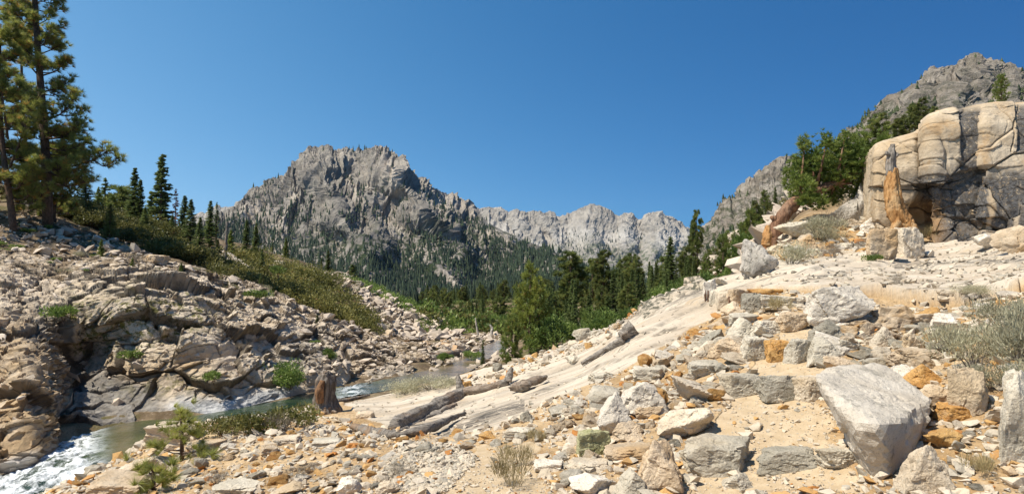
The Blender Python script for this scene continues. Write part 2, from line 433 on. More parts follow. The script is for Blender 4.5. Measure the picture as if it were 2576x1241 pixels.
def mat_ground():
    m = NT("ground_dirt_and_granite", .95, .15)
    co = m.coord()
    sl, tr, ri, we, fa = (m.attr(k) for k in ("slab", "trail", "rim", "wet", "far"))
    n1, n2, n3 = m.noise(co, .9, 6, .6), m.noise(co, 7, 6, .65), m.noise(co, 60, 4, .7)
    dirt = m.mix(m.ramp(n1, .35, .68), (.36, .235, .115), (.56, .41, .24))
    dirt = m.mix(m.ramp(n2, .5, .75, 0, .75), dirt, (.55, .43, .29))
    dirt = m.mix(m.ramp(m.noise(co, 2.3, 4), .6, .72, 0, .6), dirt, (.34, .17, .06))
    dirt = m.mix(m.ramp(n3, .5, .72, 0, .6), dirt, (.17, .12, .075))
    path = m.mix(m.ramp(n2, .35, .7), (.47, .355, .22), (.57, .45, .30))
    path = m.mix(m.ramp(n3, .58, .75, 0, .6), path, (.3, .21, .13))
    dirt = m.mix(tr, dirt, path)
    hill = m.mix(m.ramp(n1, .4, .62), (.115, .082, .048), (.23, .17, .105))
    hill = m.mix(m.ramp(n2, .55, .7, 0, .8), hill, (.35, .28, .21))
    hill = m.mix(m.ramp(m.noise(co, .33, 4), .52, .66, 0, .7), hill, (.10, .10, .035))
    dirt = m.mix(fa, dirt, hill)
    cs = m.coord((.5, 1.6, 1))
    g = m.mix(m.ramp(m.noise(cs, .8, 7, .62), .35, .66), (.46, .38, .285), (.61, .53, .42))
    g = m.mix(m.ramp(m.noise(cs, 2.1, 5, .6, .6), .56, .70, 0, .55), g, (.57, .40, .22))
    g = m.mix(m.ramp(m.noise(co, 26, 6, .8), .50, .64, 0, .5), g, (.34, .285, .22))
    g = m.mix(m.ramp(m.noise(co, 4.5, 7, .75), .58, .66, 0, .6), g, (.20, .17, .135))
    crk = m.ramp(m.vor(m.coord((.55, 2.2, 1)), .8, 'DISTANCE_TO_EDGE'), .0, .035, 1, 0)
    crk = m.math('MULTIPLY', crk, m.ramp(m.noise(co, .7, 5, .7), .46, .58))
    g = m.mix(m.math('MULTIPLY', crk, .8), g, (.10, .085, .065))
    g = m.mix(m.ramp(m.noise(m.coord((.3, 2.6, 1)), 1.6, 7, .7, .5), .53, .63, 0, .35), g, (.36, .28, .19))
    lich = m.math('MULTIPLY', m.ramp(m.noise(cs, 1.1, 8, .72, .4), .575, .625), m.ramp(m.noise(co, .35, 3), .42, .6))
    lich = m.math('MAXIMUM', lich, m.math('MULTIPLY', m.attr("stain"), m.ramp(m.noise(cs, 6, 8, .75), .42, .52)))
    g = m.mix(m.math('MULTIPLY', lich, .88), g, (.075, .068, .06))
    r = m.mix(m.ramp(m.noise(co, 3.5, 8, .75), .44, .55), (.10, .095, .07), (.46, .39, .30))
    g = m.mix(ri, g, r)
    wet = m.mix(m.ramp(n2, .35, .65), (.16, .155, .15), (.42, .40, .38))
    c = m.mix(sl, dirt, g)
    c = m.mix(ri, c, g)
    c = m.mix(we, c, wet)
    hgt = m.math('ADD', m.math('MULTIPLY', n2, .5), m.math('MULTIPLY', n3, .25))
    nb = m.bump(hgt, .05, 1.0)
    soft = m.math('SUBTRACT', 1.0, m.math('MULTIPLY', m.math('MAXIMUM', sl, tr), .85))
    nb2 = m.bump(m.math('MULTIPLY', m.vor(co, 14), soft), .035, .8, nb)
    return m.done(c, nb2)
def lin(us, vs, w, u, v, lo, hi):
    return np.exp(-((v - np.interp(u, us, vs)) / w) ** 2) * (u > lo) * (u < hi)
stain = np.maximum.reduce([lin([980, 1100, 1300, 1500, 1620, 1780], [1047, 1037, 970, 902, 852, 774], 4, g_u, g_v, 980, 1780) * .5, lin([1280, 1400, 1500, 1620, 1720], [1017, 970, 927, 882, 842], 3.5, g_u, g_v, 1280, 1720) * .5, lin([1100, 1300], [1095, 1020], 16, g_u, g_v, 1110, 1320), lin([1900, 2600], [700, 690], 7, g_u, g_v, 2250, 2600), lin([2150, 2230, 2400, 2450], [750, 772, 795, 750], 9, g_u, g_v, 2150, 2450),
    lin([1300, 1620], [905, 800], 13, g_u, g_v, 1250, 1640), lin([1600, 1760], [795, 745], 22, g_u, g_v, 1590, 1770), lin([2040, 2200], [714, 700], 6, g_u, g_v, 2030, 2130)]) * (YY.ravel() < 27)
yf = YY.ravel()
ground = build("ground", np.stack([XX, YY, GH], -1).reshape(-1, 3), grid_faces(*XX.shape), mat_ground(),
    attrs={"slab": g_slab, "trail": g_trail, "rim": g_rim, "wet": g_wet * (1 - g_slab), "far": smooth(21, 27, yf), "stain": stain}, kind='structure')

# ------------------------------------------------------------------ stream
def mat_water():
    m = NT("stream_water", .06, .5)
    co = m.coord()
    deep = m.mix(m.ramp(m.noise(co, .35, 3), .40, .66), (.012, .032, .016), (.05, .075, .022))
    deep = m.mix(m.attr("shallow"), deep, m.mix(m.ramp(m.noise(co, .5, 3), .4, .6), (.16, .12, .06), (.26, .19, .12)))
    st = m.coord((1.2, .8, 1))
    f = m.math('MULTIPLY', m.attr("foam"), m.ramp(m.noise(st, 1.7, 8, .72, .5), .36, .56))
    c = m.mix(f, deep, (.80, .83, .84))
    m.put(m.b.inputs["Roughness"], m.math('ADD', .05, m.math('MULTIPLY', f, .6)))
    nb = m.bump(m.math('ADD', m.noise(st, 3.0, 4, .6), m.math('MULTIPLY', f, .6)), .09, .8)
    return m.done(c, nb)
nl = 700
tw = np.linspace(0, len(WL) - 1, nl)
wl = np.stack([np.interp(tw, np.arange(len(WL)), WL[:, k]) for k in range(3)], 1)
ww = np.interp(tw, np.arange(len(WL)), WW) + .45
tg = unit(np.gradient(wl[:, :2], axis=0))
ofs = np.linspace(-1, 1, 60)
wx = wl[:, None, 0] - tg[:, None, 1] * ww[:, None] * ofs
wy = wl[:, None, 1] + tg[:, None, 0] * ww[:, None] * ofs
wz = np.repeat(wl[:, 2:3], 60, 1)
wp = np.stack([wx, wy, wz], -1).reshape(-1, 3)
wu, wv = proj(wp)
foam = np.maximum(smooth(300, 190, wu + 18 * fbm(wp / .8, 3, 4)), np.maximum(np.exp(-((wu - 885) / 38) ** 2) * .7, np.exp(-((wu - 1250) / 10) ** 2) * .25))
wp[:, 2] += foam * (.16 * fbm(wp / .55, 4, 50) + .10 * np.abs(fbm(wp / .2, 3, 51))) + .012 * fbm(wp / .4, 2, 52)
build("water", wp, grid_faces(nl, 60), mat_water(), attrs={"foam": foam, "shallow": np.maximum(smooth(900, 1150, wu), np.exp(-((wu - 310) / 40) ** 2) * .5)}, kind='structure')

# ------------------------------------------------------------------ fractured rock face across the stream
def mat_face():
    m = NT("fractured_granite", .9, .2)
    co = m.coord()
    n = m.noise(co, .55, 7, .62)
    c = m.mix(m.ramp(n, .35, .65), (.57, .455, .32), (.75, .63, .48))
    c = m.mix(m.ramp(m.noise(co, 1.6, 6, .7), .54, .68, 0, .8), c, (.235, .21, .18))
    c = m.mix(m.math('MULTIPLY', m.attr("tan"), m.ramp(m.noise(co, 1.1, 4), .3, .6)), c, (.50, .36, .21))
    c = m.mix(m.math('MULTIPLY', m.attr("grey"), .75), c, m.mix(m.ramp(m.noise(co, 2.2, 6, .7), .35, .65), (.085, .09, .092), (.22, .225, .225)))
    c = m.mix(m.attr("bleach"), c, m.mix(m.ramp(n, .4, .6), (.42, .42, .41), (.60, .60, .59)))
    c = m.mix(m.math('MULTIPLY', m.attr("moss"), m.ramp(m.noise(co, 2.6, 6, .7), .46, .6)), c, (.155, .145, .035))
    c = m.mix(m.ramp(m.noise(co, 9, 6, .75), .60, .70, 0, .6), c, (.11, .10, .08))
    c = m.mix(m.math('MULTIPLY', m.attr("soil"), m.ramp(m.noise(co, 1.3, 5, .7), .42, .55)), c, (.21, .15, .09))
    c = m.mix(m.math('MULTIPLY', m.attr("joint"), .8), c, (.045, .038, .03))
    nb = m.bump(m.math('ADD', m.noise(co, 4, 8, .72), m.math('MULTIPLY', m.vor(co, 3.2), .5)), .22, .9)
    return m.done(c, nb)
RF = np.array([  # rows: foot to bench; columns: picture u; each v, d
    [(1270, 20.3), (1195, 21.4), (1166, 22.3), (1130, 24.0), (1085, 26.3), (1060, 27.6), (1046, 28.6), (1032, 29.6), (1003, 32.2), (982, 35), (958, 38), (932, 42.5), (892, 52)],
    [(1130, 22.2), (1080, 22.7), (1060, 23.4), (1030, 27.0), (970, 29.4), (960, 30.0), (950, 30.2), (950, 31), (930, 34), (925, 37), (912, 40.5), (912, 44), (885, 53)],
    [(960, 24.8), (950, 24.6), (930, 25.6), (920, 31.0), (890, 31.6), (860, 30.4), (850, 31.2), (845, 33.2), (860, 37), (880, 40), (888, 43), (898, 47), (878, 54.5)],
    [(830, 28.5), (800, 29.0), (790, 30.4), (765, 31.2), (750, 31.6), (740, 32.8), (740, 34.5), (752, 37.5), (790, 41), (830, 43), (866, 46.5), (888, 49.5), (870, 57)],
    [(690, 35), (670, 36), (680, 37.2), (690, 37.6), (685, 38.2), (680, 39.5), (682, 41), (705, 43.5), (750, 46), (800, 47.5), (850, 50), (876, 53), (862, 60)],
    [(590, 42), (600, 41.5), (610, 42), (620, 42.5), (625, 43), (640, 45), (655, 47), (690, 50), (740, 52), (790, 53), (840, 54), (866, 56), (855, 64)]], float)
RU = np.array([-160, 0, 100, 170, 250, 350, 450, 570, 700, 820, 950, 1080, 1180], float)
nu, nt = 760, 420
uu = np.interp(np.linspace(0, 1, nu), np.linspace(0, 1, 200), np.linspace(-160, 1180, 200))
tt = np.linspace(0, 5, nt)
def cub(xs, ys, x):
    """monotone-ish cubic through the columns"""
    m_ = np.gradient(ys, xs, axis=0)
    k = np.clip(np.searchsorted(xs, x) - 1, 0, len(xs) - 2)
    h_ = (xs[k + 1] - xs[k]); t = (x - xs[k]) / h_
    e = lambda a: a.reshape((-1,) + (1,) * (ys.ndim - 1))
    t, h_ = e(t), e(h_)
    return (2 * t**3 - 3 * t**2 + 1) * ys[k] + (t**3 - 2 * t**2 + t) * h_ * m_[k] + (-2 * t**3 + 3 * t**2) * ys[k + 1] + (t**3 - t**2) * h_ * m_[k + 1]
R1 = cub(RU, RF.transpose(1, 0, 2), uu)            # nu, 6, 2
R2 = cub(np.arange(6.), R1.transpose(1, 0, 2), tt)  # nt, nu, 2
Gf = P(np.broadcast_to(uu, (nt, nu)), R2[..., 0], R2[..., 1])
Nf = grid_normals(Gf)
if (Nf[..., 1] > 0).mean() > .5: Nf = -Nf
q = Gf.reshape(-1, 3)
un, tn = np.broadcast_to(uu, (nt, nu)).ravel(), np.repeat(tt, nu)
wq = q + .5 * np.stack([fbm(q / 2.5, 3, 61), fbm(q / 2.5, 3, 62), fbm(q / 2.5, 3, 63)], 1)
ca, sa = math.cos(.22), math.sin(.22)
rot = np.stack([wq[:, 0] * ca + wq[:, 2] * sa, wq[:, 1], -wq[:, 0] * sa + wq[:, 2] * ca], 1)
polish = np.clip(smooth(.75, .15, tn) * smooth(240, 420, un) + smooth(1.15, .5, tn) * smooth(190, 260, un) * smooth(480, 400, un), 0, 1)
bench = smooth(3.6, 4.6, tn)
f1, e1 = facets(rot / [3.6, 3.0, 1.4], 70, .55)
f2, e2 = facets(rot / [1.6, 1.4, .7] + .3 * f1[:, None], 80, .6)
f3, e3 = facets(rot / [.40, .40, .2], 90, .9)
rug = (1 - .85 * polish) * (1 - .55 * bench)
lft = smooth(200, 130, un)
disp = rug * ((.42 - .22 * lft) * f1 + .22 * (1 - .45 * lft) * f2 + (.045 + .05 * lft) * f3) + .35 * fbm(q / 3.5, 3, 64) * (1 - .5 * bench) + polish * .18 * ridged(q / [1.4, 1.4, .8], 3, 65)
joint = np.maximum(smooth(.06, .0, e1), smooth(.06, .0, e2) * .7) * (1 - .8 * polish)
disp -= .10 * joint * rug
disp *= smooth(0, .12, tn) * .9 + .1
disp = disp - 1.6 * smooth(4.55, 5, tn) - .5 * smooth(1080, 1180, un) 
Vf = q + Nf.reshape(-1, 3) * disp[:, None]
bl = lambda u0, t0, su, st: np.exp(-((un - u0) / su) ** 2 - ((tn - t0) / st) ** 2)
cn = fbm(q / 1.2, 3, 66)
tan_ = np.clip(smooth(185, 150, un + 25 * cn) * smooth(3.3, 2.6, tn) + bl(360, 1.2, 80, .4) + bl(480, 1.3, 50, .3), 0, 1)
grey = np.clip(smooth(160, 200, un + 20 * cn) * smooth(1.9 - (un - 200) / 230, 1.4 - (un - 200) / 230, tn) * smooth(450, 380, un) + bl(110, 2.7, 45, .5) * .8 + bl(760, 1.5, 70, 1.2) * .7 + smooth(880, 950, un) * smooth(1.2, .6, tn) * .5, 0, 1)
ble = np.clip(smooth(.75, .25, tn + .25 * cn) * smooth(395, 450, un) * smooth(760, 720, un) + bl(40, .15, 60, .15) * .7, 0, 1)
moss = np.clip(bl(300, 2.4, 110, .7) + bl(470, 2.4, 90, .5) + bl(420, .9, 110, .25) * 1.2 + bl(190, 2.6, 40, .6), 0, 1) * (1 - tan_)
build("cliff", Vf, grid_faces(nt, nu)[:, ::-1], mat_face(), attrs={"tan": tan_, "grey": grey, "bleach": ble, "moss": moss, "joint": joint * (1 - .5 * bench), "soil": np.clip(smooth(3.3, 4.2, tn + .5 * cn) * .9 + smooth(780, 950, un) * smooth(.5, 1, tn) * .8, 0, 1)}, smoothed=False, kind='structure')

nt_f, nu_f, uu_f = nt, nu, uu
# ------------------------------------------------------------------ big outcrop on the right
def mat_outcrop():
    m = NT("stained_granite", .9, .2)
    co = m.coord()
    c = m.mix(m.ramp(m.noise(co, .7, 6, .6), .35, .65), (.46, .345, .215), (.60, .495, .36))
    c = m.mix(m.ramp(m.noise(co, 5, 5, .7), .5, .7, 0, .4), c, (.40, .32, .23))
    c = m.mix(m.ramp(m.noise(co, 1.3, 5, .65), .54, .66, 0, .6), c, (.44, .27, .12))
    c = m.mix(m.ramp(m.noise(co, 11, 8, .8), .56, .64, 0, .55), c, (.16, .145, .125))
    st = m.coord((1.0, 1.0, .10))
    strk = m.ramp(m.noise(st, 1.2, 3, .55, .2), .44, .50)
    blot = m.ramp(m.noise(co, 7, 10, .82), .37, .47)
    dk = m.math('MULTIPLY', m.math('MAXIMUM', m.math('MULTIPLY', strk, m.attr("streak")), m.attr("dark")), blot)
    c = m.mix(m.math('MULTIPLY', dk, .93), c, m.mix(m.ramp(m.noise(co, 14, 4), .4, .6), (.05, .047, .045), (.13, .125, .12)))
    c = m.mix(m.math('MULTIPLY', m.attr("rust"), .7), c, (.42, .24, .09))
    c = m.mix(m.math('MULTIPLY', m.attr("joint"), .7), c, (.09, .07, .05))
    nb = m.bump(m.noise(co, 6, 8, .72), .07, .8)
    return m.done(c, nb)
OU = np.array([2120, 2172, 2196, 2206, 2300, 2306, 2338, 2346, 2470, 2478, 2640, 2900], float)
OR = np.array([
    [(560, 24.5), (598, 21.6), (606, 20.0), (612, 19.5), (622, 19.2), (622, 19.6), (632, 19.4), (632, 18.7), (634, 18.5), (634, 18.2), (620, 17.6), (620, 16)],
    [(540, 24.5), (545, 21.6), (545, 20.0), (545, 19.5), (545, 19.25), (545, 19.8), (545, 19.6), (545, 18.8), (545, 18.6), (545, 18.3), (520, 17.8), (520, 16)],
    [(500, 24.8), (470, 21.7), (468, 20.2), (466, 19.6), (462, 19.3), (462, 19.5), (455, 19.3), (450, 18.85), (450, 18.65), (450, 18.4), (430, 18.0), (430, 16.5)],
    [(470, 25.2), (412, 21.9), (398, 20.4), (388, 19.8), (366, 19.45), (362, 19.7), (345, 19.2), (340, 18.9), (325, 18.75), (322, 18.55), (310, 18.3), (320, 17)],
    [(460, 25.4), (392, 22.2), (378, 20.7), (368, 20.1), (342, 19.8), (338, 20.1), (312, 19.8), (304, 19.2), (276, 19.0), (274, 18.9), (262, 18.7), (268, 18)],
    [(450, 27), (385, 25), (370, 24), (360, 24), (334, 24), (330, 24), (302, 24), (294, 24), (268, 24), (266, 24), (254, 24), (260, 22)],
    [(470, 32), (410, 31), (395, 31), (385, 31), (370, 31), (366, 31), (345, 31), (340, 31), (320, 31), (320, 31), (310, 30), (310, 29)]], float)
nu, nt = 520, 420
uo = np.linspace(2120, 2900, nu); to = np.linspace(0, 6, nt)
def lerp_(xs, ys, x):
    k = np.clip(np.searchsorted(xs, x) - 1, 0, len(xs) - 2)
    t = ((x - xs[k]) / (xs[k + 1] - xs[k])).reshape((-1,) + (1,) * (ys.ndim - 1))
    return ys[k] * (1 - t) + ys[k + 1] * t
O2 = lerp_(np.arange(7.), lerp_(OU, OR.transpose(1, 0, 2), uo).transpose(1, 0, 2), to)
for _ in range(4): O2[1:-1] = .25 * O2[:-2] + .5 * O2[1:-1] + .25 * O2[2:]; O2[:, 1:-1] = .25 * O2[:, :-2] + .5 * O2[:, 1:-1] + .25 * O2[:, 2:]
Go = P(np.broadcast_to(uo, (nt, nu)), O2[..., 0], O2[..., 1])
No = grid_normals(Go)
if (No[..., 1] > 0).mean() > .5: No = -No
q = Go.reshape(-1, 3)
un, tn = np.broadcast_to(uo, (nt, nu)).ravel(), np.repeat(to, nu)
vn = O2[..., 0].ravel()
wq = q + .14 * np.stack([fbm(q / 1.3, 3, 161), fbm(q / 1.3, 3, 162), fbm(q / 1.3, 3, 163)], 1)
f1, e1 = facets(wq / [1.7, 3.5, 2.9], 171, .4)
f2, e2 = facets(wq / [.8, .8, .5], 172, .8)
low = smooth(500, 580, vn) + .3
cut = np.zeros(len(q))
for us, vs in (([2180, 2300, 2400, 2480, 2540, 2700], [470, 478, 455, 430, 392, 385]), ([2200, 2290, 2330, 2460, 2560, 2700], [505, 512, 540, 560, 585, 590]), ([2210, 2240, 2300, 2400], [415, 440, 470, 476])):
    cut = np.maximum(cut, smooth(2.0, .5, np.abs(vn + 6 * fbm(q * 2.2, 3, 173) - np.interp(un, us, vs))) * (un > us[0]) * (un < us[-1]))
for vs, us in (([350, 420, 480], [2305, 2325, 2330]), ([478, 560, 640], [2330, 2385, 2395]), ([270, 330, 390], [2558, 2540, 2536]), ([430, 500, 560], [2470, 2490, 2540])):
    cut = np.maximum(cut, smooth(1.9, .5, np.abs(un + 6 * fbm(q * 2.2, 3, 174) - np.interp(vn, vs, us))) * (vn > vs[0]) * (vn < vs[-1]))
joint = np.maximum(cut * smooth(-.25, .25, fbm(q / .9, 3, 178) + .12), np.maximum(smooth(.025, 0, e1) * .4, smooth(.04, 0, e2) * low * .4))
abv = smooth(4, -4, vn - np.interp(un, [2180, 2300, 2400, 2480, 2540, 2700], [470, 478, 455, 430, 392, 385])) * smooth(2300, 2312, un) * smooth(350, 380, vn)
blk = np.zeros(len(q)); bedge = np.zeros(len(q))
jn = 5 * fbm(q / .6, 3, 181); jm = 5 * fbm(q / .6, 3, 182)
for poly, ofs_ in (([(2190, 300), (2310, 300), (2314, 462), (2190, 472)], .10), ([(2190, 472), (2314, 462), (2320, 640), (2190, 640)], .0), ([(2330, 240), (2402, 240), (2402, 432), (2352, 472), (2330, 440)], .26), ([(2402, 240), (2545, 240), (2545, 386), (2480, 426), (2402, 432)], .17),
    ([(2545, 240), (2950, 240), (2950, 378), (2545, 386)], .09), ([(2480, 426), (2545, 386), (2622, 382), (2616, 560), (2540, 586), (2470, 560)], .14), ([(2352, 472), (2402, 432), (2480, 426), (2470, 560), (2390, 556), (2340, 520)], .02), ([(2340, 520), (2390, 556), (2400, 660), (2320, 660)], .16), ([(2622, 382), (2950, 378), (2950, 640), (2616, 640)], .06)):
    blk = np.where(inpoly(un + jn, vn + jm, poly), ofs_, blk)
disp = 1.3 * blk + .06 * f1 + .10 * low * f2 + .03 * fbm(q / 1.6, 4, 175) + .035 * fbm(q / .3, 3, 176) - .16 * joint
rec = np.exp(-((un - 2325) / 45) ** 4 - ((vn - 565) / 55) ** 4)        # dark recess at the foot
disp *= (smooth(5.2, 3.4, tn) * .8 + .2) * (smooth(2160, 2235, un) * .85 + .15)
disp -= .5 * rec
bl = lambda u0, v0, su, sv: np.exp(-((un - u0) / su) ** 2 - ((vn - v0) / sv) ** 2)
cn = fbm(q / .5, 3, 177)
band = lambda u0, w, v0, v1: smooth(1.25, .8, np.abs(un - u0 + 16 * cn + 10 * fbm(q / .18, 3, 179) + .10 * (vn - 400)) / w) * smooth(v0 - 12, v0 + 12, vn) * smooth(v1 + 14, v1 - 14, vn)
darkb = np.clip(band(2432, 36, 285, 478) + band(2538, 22, 430, 640) + band(2556, 20, 272, 395) + band(2600, 22, 300, 600) + band(2450, 34, 455, 570) + bl(2312, 458, 52, 30) + bl(2395, 470, 50, 26) + bl(2430, 590, 60, 30) + bl(2360, 505, 26, 40) + bl(2660, 500, 40, 200), 0, 1)
build("outcrop", q + No.reshape(-1, 3) * disp[:, None], grid_faces(nt, nu)[:, ::-1], mat_outcrop(), attrs={"streak": smooth(400, 470, vn) * smooth(2290, 2330, un) + .12, "dark": darkb, "joint": joint, "rust": np.clip(rec * .8 + bl(2250, 330, 60, 18) * .6, 0, 1)}, kind='structure')

# ------------------------------------------------------------------ mountains
def mat_mountain(name, c1, c2, dark, talus, green, sc):
    m = NT(name, .95, .1)
    co = m.coord((1 / sc,) * 3)
    n = m.noise(co, .9, 10, .66)
    c = m.mix(m.ramp(n, .36, .64), c1, c2)
    cz = m.coord((1 / sc, 1 / sc, .25 / sc))
    c = m.mix(m.ramp(m.noise(cz, 3.2, 10, .72), .50, .62, 0, .75), c, dark)
    c = m.mix(m.math('MULTIPLY', m.attr("talus"), m.ramp(m.noise(co, 2.2, 8, .7), .34, .5, .35, 1)), c, talus)
    c = m.mix(m.math('MULTIPLY', m.attr("veg"), m.ramp(m.noise(co, 3.0, 12, .72), .46, .56)), c, green)
    nb = m.bump(m.noise(cz, 3.0, 14, .74), .30 * sc, .9)
    nb = m.bump(m.noise(co, 14, 8, .7), .05 * sc, .8, nb)
    return m.done(c, nb)
def mountain(name, mat, su, sv, sd, bu, bv, bd, gexp, ucols, nt, seed, amp, L, jag, ribs=(), talus=(), vegf=None, back=.35, flw=17., fla=.42, kn=1.):
    us = np.linspace(*ucols)
    nu = len(us)
    pu = us[:, None]
    vs = np.interp(us, su, sv) + jag * fbm(np.stack([us / 22, 0 * us, 0 * us], 1), 4, seed + 5)
    ds = np.interp(us, su, sd); vb = np.interp(us, bu, bv); db = np.interp(us, bu, bd)
    t = np.concatenate([np.linspace(0, 1, nt), [1.03, 1.1, 1.25]])
    V, D = [], []
    for x in t:
        if x <= 1:
            V.append(vb + (vs - vb) * x); D.append(db + (ds - db) * x ** gexp)
        else:
            V.append(vs + (vb - vs) * (x - 1) * 2.2); D.append(ds * (1 + back * (x - 1)))
    V, D = np.array(V), np.array(D)
    U = np.broadcast_to(us, V.shape)
    off = 0
    for vv, uc, w, a in ribs:          # buttresses: crest line, half width, how far it stands out
        off = off + a * np.clip(1 - np.abs(U + 10 * np.sin(V / 17.) - np.interp(V, vv, uc)) / w, 0, 1) * smooth(vv[0] - 12, vv[0] + 60, V) * smooth(vv[-1] + 110, vv[-1] - 20, V)
    G = P(U, V, D - off)
    N = grid_normals(G)
    if (N[..., 2] < 0).mean() > .5: N = -N
    q = G.reshape(-1, 3)
    T = np.repeat(t, nu); un = U.ravel(); vn = V.ravel()
    steep = smooth(.25, .75, T)
    w_ = q + .25 * L * np.stack([fbm(q / (L * .8), 3, seed + 11), fbm(q / (L * .8), 3, seed + 12), 0 * T], 1)
    gul = ridged(w_ / [L * .38, L * 2.2, L * 2.6], 5, seed, .5)
    r2 = ridged(w_ / [L * .13, L * .3, L * .2], 5, seed + 3, .6)
    disp = amp * (gul * (.25 + .75 * steep) + .30 * kn * r2) * np.where(T > 1.005, .3, 1) * smooth(0, .08, T) * (1 - .5 * smooth(.85, 1, T))
    flu = ridged(np.stack([un / flw + .012 * (vn - 400) + .5 * fbm(q / (L * .7), 2, seed + 31), vn / 150., 0 * un], 1), 4, seed + 30, .6)
    disp = disp + amp * fla * flu * smooth(.42, .72, T) * np.where(T > 1.005, .2, 1)
    fv, fe = facets(w_ / (L * .16), seed + 21, 1)
    disp = disp + .06 * kn * amp * fv * (.3 + steep)
    G = q + N.reshape(-1, 3) * disp[:, None]
    tal = np.zeros(len(q))
    for u0, v0, su_, sv_, sk in talus:
        tal = np.maximum(tal, np.exp(-((un - u0 - sk * (vn - v0)) / su_) ** 2 - ((vn - v0) / sv_) ** 2))
    veg = vegf(un, vn, q) if vegf is not None else np.zeros(len(q))
    o = build(name, G, grid_faces(len(t), nu), mat, attrs={"talus": tal, "veg": veg}, smoothed=False, kind='structure')
    return G.reshape(len(t), nu, 3), un.reshape(len(t), nu), vn.reshape(len(t), nu)
MS = np.array([(300, 640, 1150), (480, 582, 1250), (560, 546, 1350), (600, 524, 1400), (640, 490, 1450), (690, 455, 1500), (740, 424, 1550), (765, 388, 1580), (800, 372, 1600), (830, 376, 1600), (870, 377, 1600), (895, 381, 1600), (920, 376, 1600), (945, 369, 1590), (960, 372, 1590),
    (985, 380, 1580), (1000, 396, 1580), (1030, 425, 1570), (1060, 455, 1560), (1085, 481, 1550), (1115, 484, 1600), (1140, 491, 1620), (1165, 505, 1640), (1190, 532, 1600), (1230, 575, 1450), (1280, 606, 1300), (1340, 634, 1150), (1400, 655, 1050), (1460, 685, 980), (1540, 720, 900), (1640, 765, 820), (1700, 790, 800)], float)
M_rock = mat_mountain("mountain_granite", (.235, .213, .187), (.43, .385, .325), (.13, .125, .118), (.64, .555, .46), (.05, .07, .03), 60.)
MG, MU, MV = mountain("mountain", M_rock, MS[:, 0], MS[:, 1], MS[:, 2], [300, 900, 1300, 1700], [800, 815, 820, 815], [420, 420, 420, 420], .62, (300, 1700, 760), 300, 300, 25, 150, 4, flw=12., fla=.62, kn=.6,
    ribs=[([375, 450, 560, 640], [815, 825, 865, 930], 70, 150), ([380, 450, 540, 640], [965, 1010, 1065, 1160], 90, 190), ([395, 460, 540], [765, 742, 700], 60, 60), ([430, 500, 600], [930, 905, 960], 40, 60), ([560, 640, 720], [1000, 1060, 1150], 60, 60)],
    talus=[(965, 520, 30, 75, .45), (880, 470, 10, 70, .35), (720, 540, 14, 90, -.5), (1330, 700, 40, 20, .9), (1210, 690, 26, 22, .8),  (1000, 590, 24, 30, .6), (1150, 715, 30, 32, .9), (1060, 640, 40, 18, 1.2), (700, 600, 25, 70, -.35), (640, 560, 50, 30, -.8), (1110, 520, 50, 25, .5), (1185, 545, 14, 22, .2), (1240, 620, 50, 14, .5), (1000, 460, 16, 70, .5)],
    vegf=lambda u, v, q: np.clip(smooth(540, 660, v + 30 * fbm(q / 90, 3, 5)) * .95 + .15, 0, 1))
M_far = mat_mountain("far_granite", (.35, .315, .265), (.51, .46, .39), (.235, .22, .195), (.60, .56, .50), (.085, .11, .05), 160.)
FG, FU, FV = mountain("far_mountain", M_far, [1080, 1150, 1200, 1240, 1290, 1330, 1345, 1370, 1390, 1400, 1420, 1450, 1475, 1495, 1515, 1545, 1558, 1580, 1600, 1615, 1630, 1655, 1680, 1710, 1735, 1780, 1900], [560, 540, 530, 529, 531, 530, 532, 534, 538, 553, 542, 532, 522, 519, 522, 540, 546, 539, 547, 557, 541, 536, 543, 560, 578, 610, 700],
    [4300] * 27, [1080, 1900], [720, 790], [1500, 1500], .42, (1080, 1900, 420), 150, 330, 46, 330, 8,
    ribs=[([519, 560, 600], [1490, 1480, 1470], 40, 110), ([538, 570, 610], [1580, 1575, 1560], 32, 120), ([536, 580, 610], [1655, 1660, 1650], 40, 150), ([530, 560, 590], [1370, 1380, 1395], 26, 150), ([530, 560, 590], [1300, 1310, 1330], 30, 120)],
    talus=[(1440, 600, 70, 20, 0), (1560, 605, 90, 18, 0), (1250, 585, 70, 16, .3), (1680, 610, 50, 25, 0), (1330, 625, 90, 14, 0)],
    vegf=lambda u, v, q: np.clip(smooth(590, 650, v + 24 * fbm(q / 300, 3, 6)) * .85, 0, 1))
mountain("distant_ridge", M_far, [380, 470, 495, 520, 545, 560, 575, 590, 620, 700], [600, 560, 545, 541, 526, 528, 523, 520, 500, 480], [5200] * 10, [380, 700], [700, 700], [3000, 3000], .5, (380, 700, 120), 50, 350, 50, 420, 7)
M_warm = mat_mountain("warm_granite", (.30, .255, .205), (.46, .405, .34), (.17, .155, .135), (.52, .46, .38), (.055, .07, .028), 26.)
BG, BU, BV = mountain("mountain", M_warm, [1740, 1785, 1800, 1820, 1840, 1870, 1900, 1930, 1960, 1985, 2010, 2060, 2140, 2250], [640, 588, 560, 530, 505, 482, 455, 428, 403, 397, 400, 400, 410, 420], [560, 560, 570, 580, 590, 600, 610, 620, 630, 635, 640, 640, 640, 640], [1740, 1900, 2250], [700, 650, 560], [240, 230, 220], .55, (1740, 2250, 300), 200, 370, 11, 70, 4,
    vegf=lambda u, v, q: np.clip(.25 + smooth(470, 560, v - (1900 - u) * .3 + 20 * fbm(q / 30, 3, 7)) * .6, 0, 1))
